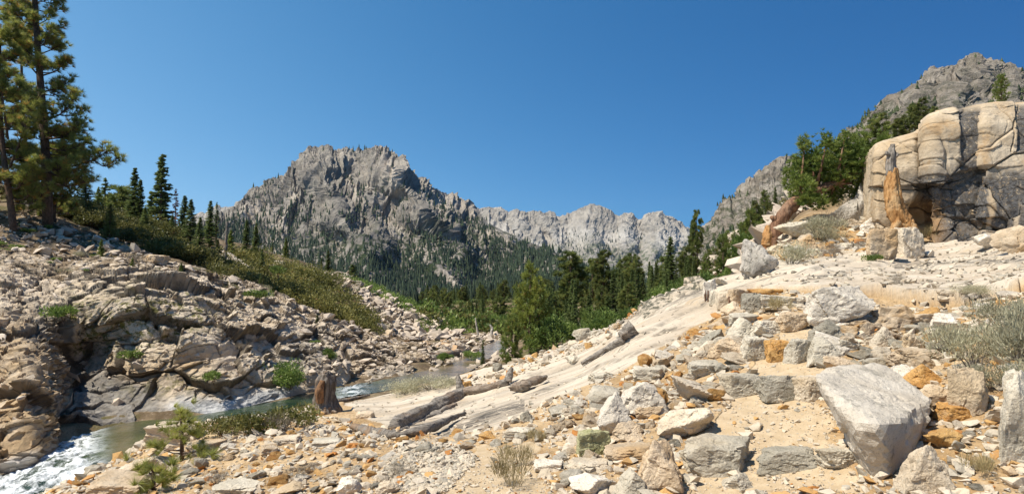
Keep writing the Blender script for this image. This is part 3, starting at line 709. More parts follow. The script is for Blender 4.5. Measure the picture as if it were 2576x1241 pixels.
CG, CU, CV = mountain("mountain", M_warm, [2080, 2150, 2180, 2220, 2260, 2300, 2330, 2345, 2370, 2395, 2420, 2440, 2458, 2475, 2500, 2530, 2576, 2700, 2900], [420, 345, 322, 280, 248, 225, 192, 182, 186, 175, 168, 160, 147, 158, 165, 172, 205, 240, 300], [400, 400, 400, 405, 410, 415, 420, 420, 425, 425, 430, 430, 430, 430, 430, 425, 420, 420, 420], [2080, 2576, 2900], [520, 420, 420], [150, 150, 150], .6, (2080, 2900, 420), 220, 390, 10, 60, 5,
    ribs=[([147, 220, 300], [2458, 2420, 2380], 45, 22), ([182, 240, 300], [2340, 2330, 2300], 30, 16)],
    vegf=lambda u, v, q: np.clip(.22 + smooth(240, 340, v + (u - 2300) * .2 + 20 * fbm(q / 25, 3, 8)) * .5, 0, 1))
# ------------------------------------------------------------------ stones
def ico(sub):
    bm = bmesh.new(); bmesh.ops.create_icosphere(bm, subdivisions=sub, radius=1)
    bm.verts.ensure_lookup_table()
    V = np.array([v.co[:] for v in bm.verts]); Fs = np.array([[v.index for v in f.verts] for f in bm.faces]); bm.free()
    return V, Fs
ICO = {k: ico(k) for k in (2, 3, 4, 5)}
def mat_stone(name, c1, c2, accent, lich=.3, rust=.25):
    m = NT(name, .92, .2)
    co = m.coord(rnd=True)
    oi = m.n("ShaderNodeObjectInfo")
    n = m.noise(co, 2.2, 6, .62)
    c = m.mix(m.ramp(n, .33, .67), c1, c2)
    c = m.mix(m.ramp(m.noise(co, 3.1, 6, .65), .54, .72, 0, rust), c, accent)
    c = m.mix(m.ramp(m.noise(co, 55, 4, .8), .52, .66, 0, .55), c, tuple(x * .45 for x in c1))
    c = m.mix(m.ramp(m.noise(co, 70, 3, .8), .60, .7, 0, .5), c, (.72, .68, .62))
    c = m.mix(m.ramp(m.noise(co, 5.5, 7, .72), .55, .63, 0, lich * 1.3), c, (.20, .185, .15))
    c = m.mix(m.ramp(m.noise(co, 13, 8, .78), .57, .64, 0, lich * 1.4), c, (.09, .085, .07))
    c = m.mix(m.ramp(m.noise(co, 1.2, 3, .5), .52, .66, 0, .5), c, accent)
    v = m.n("ShaderNodeHueSaturation"); m.l(c, v.inputs["Color"])
    m.l(m.math('ADD', .86, m.math('MULTIPLY', oi.outputs["Random"], .26)), v.inputs["Value"])
    nb = m.bump(m.math('ADD', m.noise(co, 7, 8, .7), m.math('MULTIPLY', m.noise(co, 45, 3, .7), .3)), .05, .9)
    return m.done(v.outputs[0], nb)
SM = {"pale": mat_stone("pale_granite", (.52, .42, .30), (.68, .585, .45), (.52, .37, .20)),
      "white": mat_stone("white_granite", (.60, .53, .43), (.74, .665, .555), (.50, .42, .32), .35, .15),
      "grey": mat_stone("grey_granite", (.45, .40, .31), (.66, .59, .47), (.42, .33, .21), .3, .3),
      "dark": mat_stone("dark_granite", (.27, .245, .19), (.44, .395, .315), (.32, .25, .16), .3),
      "tan": mat_stone("tan_granite", (.46, .345, .22), (.62, .50, .36), (.50, .30, .12)),
      "orange": mat_stone("rusty_granite", (.40, .20, .055), (.58, .36, .14), (.30, .12, .03), .3, .8),
      "speckled": mat_stone("lichen_granite", (.36, .33, .28), (.62, .56, .48), (.16, .14, .12), 1., .9),
      "green": mat_stone("mossy_granite", (.34, .33, .17), (.50, .46, .30), (.24, .25, .07), .3, .7)}
def shape_planes(kind, rng):
    if kind in ("block", "slab"):
        N = np.vstack([np.eye(3), -np.eye(3)]) + rng.normal(0, .09, (6, 3))
        C = unit(rng.choice([-1, 1], (5, 3)) * rng.uniform(.3, 1, (5, 3)))
        return np.vstack([unit(N), C]), np.concatenate([np.ones(6) * rng.uniform(.92, 1.05, 6), rng.uniform(1.02, 1.3, 5)])
    if kind == "wedge":
        N = unit(np.array([[0, -.9, .45], [0, 1, .1], [1, -.1, .3], [-1, -.15, .35], [0, 0, -1], [.6, -.2, .75], [-.5, .2, .8], [-.35, -.9, .1]]) + rng.normal(0, .12, (8, 3)))
        return N, rng.uniform(.65, .95, 8)
    N = unit(rng.normal(0, 1, (13, 3)))
    return N, rng.uniform(.62, .95, 13)
def stone_mesh(name, kind, size, seed, mat, sub=4, p=26, yaw=None, rough=.035, link=True, planes=None):
    rng = np.random.default_rng(seed)
    D, Fs = ICO[sub]
    N, h = planes if planes is not None else shape_planes(kind, rng)
    r = (np.clip(D @ N.T / h, 1e-4, None) ** p).sum(1) ** (-1 / p)
    V = D * r[:, None]
    a = rng.uniform(-.35, .35) if yaw is None else yaw
    V = V @ np.array([[math.cos(a), -math.sin(a), 0], [math.sin(a), math.cos(a), 0], [0, 0, 1]]).T
    lo, hi = V.min(0), V.max(0)
    V = (V - (lo + hi) / 2) / (hi - lo)
    n0 = unit(V)
    o = V * 3 + seed * 1.37
    V = V + n0 * (rough * (fbm(o * 1.2, 4, seed % 90) + .55 * facets(o * 1.0, seed % 77, 1)[0] + .28 * facets(o * 2.6, seed % 71, 1)[0] + .3 * fbm(o * 6, 2, seed % 60)))[:, None]
    V = V * size
    V[:, 2] -= V[:, 2].min()
    return build(name, V, Fs, mat, smoothed=False, link=link)
def place_stone(u0, u1, v0, v1, kind, mat, label, name="boulder", cat="boulder", group=None, d=None, dep=.8, sub=4, yaw=None, seed=None, rough=.04):
    uc = (u0 + u1) / 2
    if name == 'step_stone': v0 -= 5
    if d is None:
        d = ground_at(uc, v1 - 2)[0][1]
    w = (u1 - u0) / F * d
    ph = (v1 - v0) / F * d
    dp = w * dep
    h = max(.45 * ph, ph - dp * max((v1 + v0) / 2 - 700, 0) / F)
    sd = int(u0 * 7 + v0 * 13) if seed is None else seed
    o = stone_mesh(name, kind, (w * 1.03, dp, h * 1.15), sd, SM[mat], sub, yaw=yaw, rough=rough)
    b = P(uc, v1, d)
    o.location = (b[0] * (d + dp * .4) / d, d + dp * .4, b[2] - h * .12)
    return tag(o, label, cat, group)
G_ST = "cut stones forming the trail steps"
HERO = [
 # steps, nearest first
 (1722, 1900, 1098, 1198, "block", "grey", "broad grey step stone, leftmost of the nearest row on the trail", "step_stone"),
 (1900, 2058, 1122, 1192, "block", "dark", "low dark grey step stone in the middle of the nearest row", "step_stone"),
 (2057, 2147, 1120, 1182, "block", "grey", "short grey step stone touching the big wedge boulder, nearest row", "step_stone"),
 (1812, 1914, 942, 1000, "block", "grey", "weathered grey step stone at the left end of the second row", "step_stone"),
 (1908, 2004, 946, 1014, "block", "dark", "dark grey squared step stone in the middle of the second row", "step_stone"),
 (2000, 2070, 948, 1012, "block", "pale", "pinkish pale step stone half hidden behind the wedge boulder", "step_stone"),
 (1870, 1932, 855, 910, "block", "grey", "upright grey step stone left of the orange one", "step_stone"),
 (1928, 1982, 860, 912, "block", "orange", "rusty orange step stone between two grey ones", "step_stone"),
 (1975, 2037, 858, 916, "block", "grey", "squat blue grey step stone right of the orange one", "step_stone"),
 (1893, 1962, 811, 847, "block", "grey", "grey step stone below the flat bluish capstone, fourth row left", "step_stone"),
 (1960, 2029, 791, 836, "block", "tan", "light brown step stone against the white boulder, fourth row right", "step_stone"),
 (1910, 2034, 746, 782, "slab", "grey", "long flat bluish grey capstone at the top of the steps", "step_stone"),
 (1866, 1920, 746, 790, "block", "dark", "dark cube of rock at the left end of the top step", "step_stone"),
 # wall of stones at the slab edge
 (1832, 1886, 728, 770, "block", "tan", "ochre streaked wall stone beside the dark cube on the slab edge", "wall_stone"),
 (1884, 1966, 726, 750, "slab", "orange", "long low wall stone with rusty end above the bluish capstone", "wall_stone"),
 (1803, 1850, 727, 778, "block", "pale", "pale pinkish wall stone pinned by two iron bars", "wall_stone"),
 (1783, 1812, 727, 766, "block", "grey", "narrow grey wall stone between two paler ones", "wall_stone"),
 (1768, 1800, 706, 752, "block", "white", "tall white rounded wall stone pinned by three iron bars", "wall_stone"),
 (1752, 1782, 702, 728, "angular", "grey", "grey boulder at the far tip of the stone wall", "boulder"),
 (1792, 1830, 698, 722, "angular", "grey", "flat grey rock behind the white wall stone", "boulder"),
 (1815, 1862, 758, 800, "angular", "tan", "pinkish rounded rock below the stone wall", "boulder"),
 # left of the steps
 (1638, 1797, 1003, 1110, "angular", "pale", "large pale faceted boulder left of the lower steps", "boulder"),
 (1688, 1802, 936, 1020, "angular", "pale", "rounded pale boulder behind the large faceted one", "boulder"),
 (1566, 1680, 953, 1052, "wedge", "white", "whitish sloping boulder leaning on its grey neighbour", "boulder"),
 (1503, 1590, 983, 1095, "angular", "white", "tall whitish boulder standing on the left of the rubble", "boulder"),
 (1538, 1628, 1051, 1112, "wedge", "tan", "tan three sided stone below the tall whitish boulder", "boulder"),
 (1606, 1730, 1098, 1246, "wedge", "tan", "steep tan slab of rock left of the broad grey step", "boulder"),
 (1523, 1650, 1103, 1163, "block", "tan", "brown fronted block at the foot of the rubble", "boulder"),
 (1453, 1530, 1073, 1152, "block", "green", "green stained block left of the brown fronted one", "boulder"),
 (1541, 1620, 1172, 1250, "wedge", "grey", "small grey wedge at the picture bottom beside the tan slab", "boulder"),
 (1438, 1560, 1178, 1255, "angular", "white", "white rock at the bottom edge left of the grey wedge", "boulder"),
 (1425, 1535, 1146, 1192, "slab", "pale", "long peach coloured slab below the green stained block", "boulder"),
 (1344, 1415, 1150, 1188, "slab", "white", "flat white stone lying alone beside the dusty path", "boulder"),
 (1818, 1892, 1176, 1232, "wedge", "grey", "pointed grey stone in front of the broad grey step", "boulder"),
 (1595, 1664, 1012, 1054, "angular", "tan", "yellowish stone wedged between the whitish and faceted boulders", "boulder"),
 (1593, 1674, 921, 967, "slab", "grey", "long bluish grey slab on the slope left of the second step row", "boulder"),
 (1732, 1810, 903, 948, "block", "grey", "squared grey stone left of the third row of steps", "boulder"),
 (1688, 1722, 931, 972, "angular", "orange", "rust red stone between the grey slab and pale boulder", "boulder"),
 (1788, 1872, 846, 900, "wedge", "tan", "brownish pointed boulder left of the upright step stone", "boulder"),
 (1762, 1826, 824, 868, "angular", "dark", "dark cracked grey rock on the edge of the bare slab", "boulder"),
 (1740, 1812, 852, 890, "angular", "pale", "pale stone in front of the dark cracked rock", "boulder"),
 (1833, 1896, 800, 856, "wedge", "grey", "grey triangular stone below the dark cube", "boulder"),
 (1836, 1902, 786, 822, "slab", "grey", "flat topped bluish stone beneath the dark cube", "boulder"),
 (1480, 1545, 932, 960, "slab", "grey", "low grey stone on the slope near the dark wood chunk", "boulder"),
 (1270, 1345, 1070, 1108, "slab", "grey", "grey slab of rock on the slope above the dusty path", "boulder"),
 (1308, 1345, 1028, 1062, "wedge", "dark", "small dark pointed stone on the pale slope", "boulder"),
 (1205, 1250, 1078, 1106, "angular", "orange", "yellow stone at the foot of the pale slab", "boulder"),
 (1550, 1605, 828, 858, "angular", "white", "white stone beside the end of the driftwood on the slab", "boulder"),
 (1424, 1462, 892, 918, "angular", "grey", "rounded grey stone by the lower end of the driftwood", "boulder"),
 # right of the steps
 (2028, 2180, 722, 830, "angular", "white", "huge white boulder at the top right of the steps", "boulder"),
 (2038, 2134, 806, 868, "wedge", "dark", "dark grey hump backed boulder before the white one", "boulder"),
 (2018, 2110, 843, 918, "angular", "grey", "greenish grey boulder right of the third row of steps", "boulder"),
 (2055, 2150, 890, 940, "angular", "tan", "cream rounded rock behind the wedge boulder", "boulder"),
 (2192, 2254, 821, 877, "wedge", "pale", "pale sharp topped stone in the rubble right of the steps", "boulder"),
 (2147, 2206, 807, 850, "angular", "tan", "pinkish tan stone near the white boulder's right foot", "boulder"),
 (2106, 2160, 850, 884, "block", "grey", "speckled grey cobble behind the greenish boulder", "boulder"),
 (2228, 2276, 847, 877, "angular", "dark", "dark grey cobble under the pale sharp topped stone", "boulder"),
 (2270, 2330, 832, 882, "angular", "pale", "pale boulder in the middle of the right hand rubble", "boulder"),
 (2255, 2368, 872, 924, "block", "tan", "long tan block above the wedge boulder", "boulder"),
 (2288, 2374, 912, 978, "wedge", "orange", "bright ochre stone behind the wedge boulder's right corner", "boulder"),
 (2244, 2324, 911, 972, "angular", "white", "white rock between the wedge boulder and the ochre stone", "boulder"),
 (2318, 2410, 962, 1054, "angular", "tan", "yellow grey boulder right of the wedge boulder", "boulder"),
 (2365, 2440, 1011, 1062, "slab", "orange", "flat orange stone below the leaning grey slab", "boulder"),
 (2325, 2418, 1066, 1136, "angular", "orange", "deep rust red rock beside the wedge boulder", "boulder"),
 (2270, 2386, 1116, 1250, "wedge", "pale", "pale pinkish slab leaning against the wedge boulder's right foot", "boulder"),
 (2388, 2484, 928, 1056, "slab", "pale", "leaning pale plank shaped rock beside the sagebrush", "boulder"),
 (2505, 2640, 918, 1172, "angular", "grey", "big grey boulder cut by the right edge of the picture", "boulder"),
 (2338, 2418, 788, 836, "angular", "white", "white stone below the rock ledge on the right", "boulder"),
 (2255, 2334, 786, 824, "slab", "tan", "flat cream slab below the rock ledge", "boulder"),
 (2352, 2432, 728, 762, "slab", "pale", "low pale outcrop stone left of the far sagebrush", "boulder"),
 (2226, 2290, 1228, 1262, "angular", "grey", "grey stone at the bottom edge below the wedge boulder", "boulder"),
 (2390, 2440, 1100, 1140, "angular", "grey", "small grey stone right of the rust red rock", "boulder"),
 # around the snag and the juniper
 (1862, 1948, 604, 700, "angular", "speckled", "lichen speckled boulder at the left end of the terrace", "boulder"),
 (2180, 2258, 580, 655, "block", "tan", "rust streaked cube of granite under the dead snag, left one", "boulder"),
 (2246, 2318, 574, 650, "block", "pale", "pinkish cube of granite under the dead snag, right one", "boulder"),
 (2172, 2250, 546, 592, "slab", "white", "pale lichened slab behind the two granite cubes", "boulder"),
 (2318, 2360, 628, 650, "angular", "white", "white stone at the foot of the big outcrop", "boulder"),
 (2452, 2520, 588, 634, "angular", "white", "whitish boulders step at the foot of the black streaked wall", "boulder"),
 (2515, 2600, 566, 640, "angular", "tan", "rounded tan boulder at the right edge below the outcrop", "boulder"),
 (2000, 2060, 590, 640, "wedge", "tan", "tilted lichened slab among the terrace rubble", "boulder"),
 (1955, 2052, 556, 610, "angular", "grey", "grey ledge rock behind the juniper trunk", "boulder"),
 (2080, 2150, 500, 570, "angular", "speckled", "dark lichened rock under the juniper crown", "boulder"),
 (2140, 2200, 440, 560, "angular", "speckled", "tall lichened rock between the juniper and the outcrop", "boulder"),
 # near bank
 (545, 655, 1193, 1250, "angular", "grey", "grey brown boulder at the bottom edge, left foreground", "boulder"),
 (300, 424, 1130, 1205, "angular", "pale", "pale pink bank rock beside the pool", "boulder"),
 (384, 500, 1052, 1128, "block", "pale", "pink squared rock at the pool's edge behind the pine sapling", "boulder"),
 (480, 562, 1098, 1138, "block", "tan", "low brown block right of the pine sapling", "boulder"),
 (484, 522, 1148, 1182, "angular", "dark", "dark stone at the foot of the pine sapling", "boulder"),
 (692, 754, 1090, 1118, "slab", "pale", "flat pale stone in the ochre gravel", "boulder"),
 (785, 860, 1096, 1124, "slab", "grey", "flat grey white stone in the ochre gravel", "boulder"),
 (896, 940, 1031, 1054, "slab", "tan", "flat tan stone on the slab beside the stump", "boulder"),
 (240, 380, 1175, 1260, "slab", "tan", "broad tan ledge at the bottom left above the rapids", "boulder"),
 (850, 905, 1195, 1250, "angular", "white", "white stone at the bottom edge in the gravel", "boulder"),
 (950, 1010, 1200, 1245, "angular", "pale", "pale cobble at the bottom edge left of the dusty path", "boulder"),
 (680, 760, 1205, 1250, "angular", "pale", "pale split stone at the bottom edge", "boulder"),
 # far bank
 (955, 985, 828, 856, "angular", "tan", "round tan boulder at the foot of the manzanita slope", "boulder"),
 (668, 715, 656, 682, "angular", "grey", "domed grey boulder on the ridge above the manzanita", "boulder"),
 (770, 830, 668, 692, "angular", "grey", "low grey boulder on the ridge crest", "boulder"),
 (905, 935, 956, 984, "angular", "dark", "dark wet boulder in the stream behind the stump", "boulder"),
 (938, 968, 962, 978, "angular", "dark", "small dark boulder in the stream", "boulder"),
 (840, 870, 885, 935, "wedge", "tan", "tan upright rock on the far bank", "boulder"),
 (55, 95, 478, 522, "wedge", "dark", "dark upright rock at the foot of the tall pines", "boulder"),
 (355, 420, 640, 668, "block", "tan", "tan block on the left hillside below the firs", "boulder"),
]
NCL = {"step_stone": ("step stone", "stone steps of the trail"), "wall_stone": ("wall stone", "stones of the low wall"), "boulder": ("boulder", "boulders and loose rocks")}
for (u0, u1, v0, v1, kind, mt, lab, nm) in HERO:
    sub = 5 if (u1 - u0) > 52 else 4
    yw = {"leaning pale plank shaped rock beside the sagebrush": -.9}.get(lab)
    place_stone(u0, u1, v0, v1, kind, mt, lab, nm, NCL[nm][0], NCL[nm][1], sub=sub, yaw=yw, dep=.55 if nm == "step_stone" and u1 - u0 > 90 else .8)

# the big wedge boulder: hull of its corners
pts = np.vstack([P(u, v, d) for u, v, d in ((2056, 948, 4.95), (2118, 920, 5.5), (2218, 920, 5.5), (2336, 1006, 4.95), (2322, 1062, 4.7), (2148, 1068, 4.38), (2215, 1074, 4.22), (2072, 985, 4.85), (2200, 1222, 4.52), (2246, 1244, 4.48), (2235, 1180, 5.2), (2110, 1010, 5.5), (2290, 1060, 5.4))])
bm = bmesh.new()
for q_ in pts: bm.verts.new(q_)
bmesh.ops.convex_hull(bm, input=bm.verts[:])
bm.normal_update()
cen = pts.mean(0)
PL = np.array([list(f.normal) + [(Vector(cen) - f.verts[0].co).dot(f.normal)] for f in bm.faces])
bm.free()
hN = PL[:, :3]; hh = -PL[:, 3]
flip = hh < 0; hN[flip] *= -1; hh[flip] *= -1
D, Fs = ICO[5]
r = (np.clip(D @ hN.T / hh, 1e-4, None) ** 90).sum(1) ** (-1 / 90) * 1.07
V = D * r[:, None]
V = V + D * (.014 * fbm(V * 5, 4, 3) + .010 * facets(V * 3.2, 9, 1)[0] + .006 * facets(V * 9, 10, 1)[0])[:, None]
wb = build("boulder", V - [0, 0, V[:, 2].min()], Fs, SM["white"], smoothed=False)
wb.location = cen + [0, 0, V[:, 2].min()]
tag(wb, "huge pale wedge shaped boulder standing on its point right of the steps", "boulder", "boulders and loose rocks")

# iron bars pinning the wall
m = NT("rusty_iron", .8, .3); co = m.coord()
M_iron = m.done(m.mix(m.ramp(m.noise(co, 30, 4), .4, .6), (.06, .03, .02), (.16, .075, .04)))
for k, (u, v0, v1, lab) in enumerate(((1774, 728, 752, "first rusty bar from the left before the white wall stone"), (1781, 730, 756, "second rusty bar before the white wall stone"), (1791, 734, 760, "rusty bar at the right foot of the white wall stone"), (1815, 744, 776, "rusty bar at the left of the pale pinkish wall stone"), (1834, 746, 778, "rusty bar at the middle of the pale pinkish wall stone"))):
    g = ground_at(u, v1)[0]
    L = (v1 - v0) / F * g[1]
    g = g * (g[1] - .05) / g[1]
    Vt, Tt = tube([[0, 0, -.12], [0, 0, 0], [.004, 0, L * .5], [.008, 0, L], [.008, 0, L + .005]], [.016, .016, .016, .016, .008], 8)
    o = build("iron_bar", Vt, Tt, M_iron); o.location = g
    tag(o, lab, "iron bar", "iron bars pinning the stone wall")

# ------------------------------------------------------------------ dead wood
def mat_wood(name, c1, c2, warm, wf, sc=(9, 9, 1.2)):
    m = NT(name, .9, .2); co = m.coord(sc); c3 = m.coord()
    n = m.noise(co, 1.6, 8, .7, .6)
    c = m.mix(m.ramp(n, .38, .62), c1, c2)
    c = m.mix(m.ramp(m.noise(c3, 1.7, 4), .5, .62, 0, wf), c, warm)
    c = m.mix(m.ramp(m.noise(co, 3.2, 5, .7), .56, .66, 0, .8), c, (.035, .03, .025))
    return m.done(c, m.bump(n, .06, 1.0))
M_grey = mat_wood("weathered_wood", (.14, .12, .10), (.33, .29, .245), (.34, .20, .10), .55)
M_log = mat_wood("weathered_log", (.16, .14, .12), (.40, .355, .30), (.30, .19, .11), .4, (1.2, 11, 11))
M_snag = mat_wood("bare_juniper_wood", (.30, .145, .05), (.54, .30, .12), (.56, .38, .2), .7)
M_jun = mat_wood("juniper_bark", (.12, .06, .035), (.30, .165, .095), (.36, .25, .17), .4)
M_bark = mat_wood("pine_bark", (.07, .048, .035), (.17, .115, .08), (.22, .13, .08), .5, (5, 5, 1.5))
M_heart = mat_wood("stump_heartwood", (.16, .09, .05), (.36, .20, .10), (.42, .24, .11), .5)
M_pale = mat_wood("bleached_wood", (.36, .32, .27), (.58, .53, .46), (.42, .30, .2), .4)
def log_path(pts, lift=0.):
    return np.vstack([P(u, v, d) + [0, 0, lift] for u, v, d in pts])
def on_slope(uv, lift):
    g = ground_at([a for a, b in uv], [b for a, b in uv])
    return g + [0, 0, lift]
def dense(path, rad, n=60):
    path = np.asarray(path, float); t = np.linspace(0, len(path) - 1, n); k = np.arange(len(path))
    return np.stack([np.interp(t, k, path[:, i]) for i in range(3)], 1), np.interp(t, k, rad)
def wood(name, path, rad, mat, label, cat, seg=20, noise=.3, flute=.25, twist=1.2, n=70, parent=None, seed=1):
    p_, r_ = dense(path, rad, n)
    p_ = p_ + np.stack([fbm(p_ * 2 + 9, 2, seed), fbm(p_ * 2 + 5, 2, seed + 1), 0 * r_], 1) * r_.max() * .2
    base = p_[0].copy()
    V, T = tube(p_ - base, r_, seg, noise * 1.05 * r_.max(), seed, twist, flute * .8)
    o = build(name, V, T, mat, parent)
    if parent is None: o.location = base
    else:
        w_, q_ = np.array(parent.location), parent.parent
        while q_ is not None: w_ = w_ + np.array(q_.location); q_ = q_.parent
        o.location = base - w_
    if label and parent is None: tag(o, label, cat)
    elif label: o['label'] = label
    return o
def group_thing(name, loc, label, cat, group=None):
    return tag(empty(name, loc), label, cat, group)
# fallen log: thick split butt at the lower left, thinner forked top at the right
a = on_slope([(990, 1082), (1060, 1048), (1140, 1008), (1165, 992)], .09)
b = on_slope([(1160, 995), (1215, 985), (1278, 968)], .08)
lg = group_thing("fallen_log", a[0], "long split grey fallen log lying across the pale slab", "log")
lt_ = wood("log_trunk", a, [.09, .115, .115, .07], M_log, None, None, 26, .5, .35, .8, 80, lg, 3)
wood("log_trunk", a[:3] + [.08, -.38, -.10], [.09, .08, .05], M_log, None, None, 18, .6, .4, .8, 60, lg, 4)
bt_ = wood("broken_top", b, [.10, .075, .05], M_log, "twisted broken upper end of the log", None, 18, .5, .3, 1, 50, lg, 5)
wood("branch_stub", [b[0] + [0, 0, .05], b[0] + [-.10, .05, .42]], [.09, .03], M_log, None, None, 12, .4, .3, 1, 14, bt_, 6)
wood("branch_stub", [b[2], b[2] + [.05, .05, .20], b[2] + [.10, .05, .30]], [.08, .06, .02], M_log, None, None, 12, .4, .3, 1, 14, bt_, 7)
wood("driftwood", on_slope([(1000, 1105), (1070, 1090), (1170, 1046)], .06), [.03, .07, .02], M_log, "flat splintered plank of grey wood below the fallen log", "driftwood", 12, .4)
wood("driftwood", on_slope([(885, 1080), (940, 1097), (1000, 1104)], .06), [.05, .08, .05], M_grey, "thin knotted grey branch in the gravel left of the log", "driftwood", 12, .5)
wood("driftwood", on_slope([(1285, 990), (1320, 985), (1372, 962)], .13), [.05, .09, .03], M_log, "dark rotten wood chunk right of the fallen log", "driftwood", 14, .6, .4)
wood("driftwood", on_slope([(1462, 922), (1520, 888), (1570, 862)], .07), [.03, .05, .07], M_log, "long thin grey branch lying on the upper slab", "driftwood", 14, .45)
wood("driftwood", on_slope([(1562, 866), (1594, 842)], .16), [.09, .13], M_log, "burnt dark butt of wood at the slab crest", "driftwood", 14, .6, .4, 1, 24)
bs = ground_at(1466, 838)[0]
st_ = group_thing("dead_branch", bs, "forked dead branch sticking up at the slab crest", "branch")
sc_ = bs[1] / F
wood("branch", [bs, bs + [18 * sc_, 0, 22 * sc_], bs + [38 * sc_, 0, 48 * sc_]], [.10, .08, .05], M_pale, None, None, 10, .3, .2, 1, 20, st_, 8)
wood("branch", [bs + [4 * sc_, 0, 6 * sc_], bs + [-8 * sc_, .1, 26 * sc_], bs + [-26 * sc_, .1, 42 * sc_]], [.06, .04, .015], M_pale, None, None, 8, .3, .2, 1, 20, st_, 9)
wood("driftwood", on_slope([(838, 1013), (880, 1007), (930, 996)], .08), [.10, .08, .03], M_grey, "short weathered stick beside the stump", "driftwood", 10, .4)
# stump
g = ground_at(818, 1040)[0]
s_ = g[1] / F
sp = group_thing("tree_stump", g, "gnarled dead tree stump with hollow orange heart by the stream", "stump")
wood("stump_trunk", [g + [0, .1, -.2], g + [0, .1, 8 * s_], g + [0, .1, 25 * s_], g + [-2 * s_, .1, 55 * s_], g + [-4 * s_, .1, 78 * s_], g + [-2 * s_, .1, 96 * s_], g + [2 * s_, .1, 104 * s_]], [32 * s_, 27 * s_, 18 * s_, 15 * s_, 16 * s_, 10 * s_, 2 * s_], M_grey, None, None, 30, .55, .5, .6, 60, sp, 11)
wood("heartwood", [g + [-9 * s_, -.12, 30 * s_], g + [-10 * s_, -.14, 60 * s_], g + [-6 * s_, -.08, 84 * s_]], [7 * s_, 10 * s_, 5 * s_], M_heart, "exposed orange brown heartwood", None, 14, .5, .5, .6, 30, sp, 12)
for (dx, dy, L_, sd) in ((-1, -.3, 62, 1), (-.8, .5, 34, 2), (.9, -.4, 36, 3), (.2, -1, 30, 4), (1, .3, 26, 5)):
    e = g + np.array([dx, dy, 0]) * L_ * s_; e[2] = HF(e[:1], e[1:2])[0] + .02
    wood("root", [g + [dx * 12 * s_, dy * 10 * s_, 14 * s_], g * .5 + e * .5 + [0, 0, 5 * s_], e], [9 * s_, 6 * s_, 2.5 * s_], M_grey, None, None, 10, .4, .3, 1, 24, sp, 20 + sd)
wood("jagged_top", [g + [-8 * s_, .1, 90 * s_], g + [-14 * s_, .1, 100 * s_], g + [-26 * s_, .1, 106 * s_]], [8 * s_, 5 * s_, 1 * s_], M_grey, None, None, 8, .4, .3, 1, 14, sp, 31)
# snag before the outcrop
g = P(2262, 572, 18.4); s_ = 18.4 / F
sn = group_thing("dead_snag", g, "tall barkless orange snag standing before the black streaked outcrop", "snag")
q2 = lambda u, v, dd=0.: P(u, v, 18.4 + dd)
wood("snag_trunk", [q2(2285, 582, -.1), q2(2268, 560), q2(2252, 530), q2(2247, 500), q2(2246, 465, .05), q2(2247, 424, .1)], [17 * s_, 20 * s_, 17 * s_, 15 * s_, 13 * s_, 8 * s_], M_snag, None, None, 30, .4, .5, 2.2, 80, sn, 41)
st2_ = wood("snag_top", [q2(2246, 440, .1), q2(2243, 410, .1), q2(2244, 385, .1), q2(2246, 362, .1)], [12 * s_, 10 * s_, 8 * s_, 2 * s_], M_grey, "thin grey splintered top", None, 14, .5, .4, 1, 40, sn, 42)
wood("branch_stub", [q2(2244, 392, .1), q2(2232, 388, .05), q2(2228, 380, .05)], [4.5 * s_, 4 * s_, 1.5 * s_], M_grey, None, None, 8, .4, .3, 1, 12, st2_, 43)
wood("branch_stub", [q2(2244, 400, .1), q2(2256, 392, .05), q2(2258, 384, .05)], [4.5 * s_, 4 * s_, 1.5 * s_], M_grey, None, None, 8, .4, .3, 1, 12, st2_, 44)
wood("root", [q2(2275, 562, -.1), q2(2295, 572, -.25), q2(2308, 590, -.3)], [11 * s_, 9 * s_, 3 * s_], M_snag, None, None, 12, .4, .4, 1, 30, sn, 45)
wood("root", [q2(2258, 560, -.1), q2(2246, 575, -.2), q2(2242, 590, -.2)], [9 * s_, 6 * s_, 2 * s_], M_snag, None, None, 10, .4, .4, 1, 24, sn, 46)
# stump shards left of the juniper, logs by the far water, fallen trunks on the hillside
wood("driftwood", [P(1926, 618, 21), P(1930, 590, 21.1), P(1932, 566, 21.2)], [.13, .12, .03], M_snag, "upright orange split stub at the left of the juniper trunk", "driftwood", 16, .5, .5, 1, 40)
wood("driftwood", on_slope([(1090, 905), (1150, 893), (1178, 890)], .2), [.22, .26, .2], M_grey, "drift log stranded on the far gravel bar", "driftwood", 12, .4)
wood("driftwood", [P(1203, 842, 62), P(1198, 815, 62), P(1196, 798, 62)], [.10, .08, .03], M_pale, "leaning bare pole at the far bend of the stream", "driftwood", 10, .3)
wood("driftwood", [P(1236, 842, 64), P(1238, 825, 64), P(1232, 815, 64)], [.16, .10, .03], M_pale, "white bleached root wad on the far gravel bar", "driftwood", 10, .6)
for k, (uv, lab) in enumerate((([(565, 640), (600, 664), (628, 682)], "bleached fallen trunk among the hillside shrubs"), ([(548, 648), (590, 675)], "shorter fallen trunk below the bleached one"))):
    wood("driftwood", on_slope(uv, .25), [.25] * len(uv), M_pale, lab, "driftwood", 10, .4)
for k, (uv, lab) in enumerate((([(735, 805), (750, 830), (765, 850)], "thin bare branch on the slope below the manzanita"), ([(790, 838), (800, 870)], "short bare stick on the slope right of the rock face"))):
    wood("driftwood", on_slope(uv, .12), [.07] * len(uv), M_pale, lab, "driftwood", 8, .3)
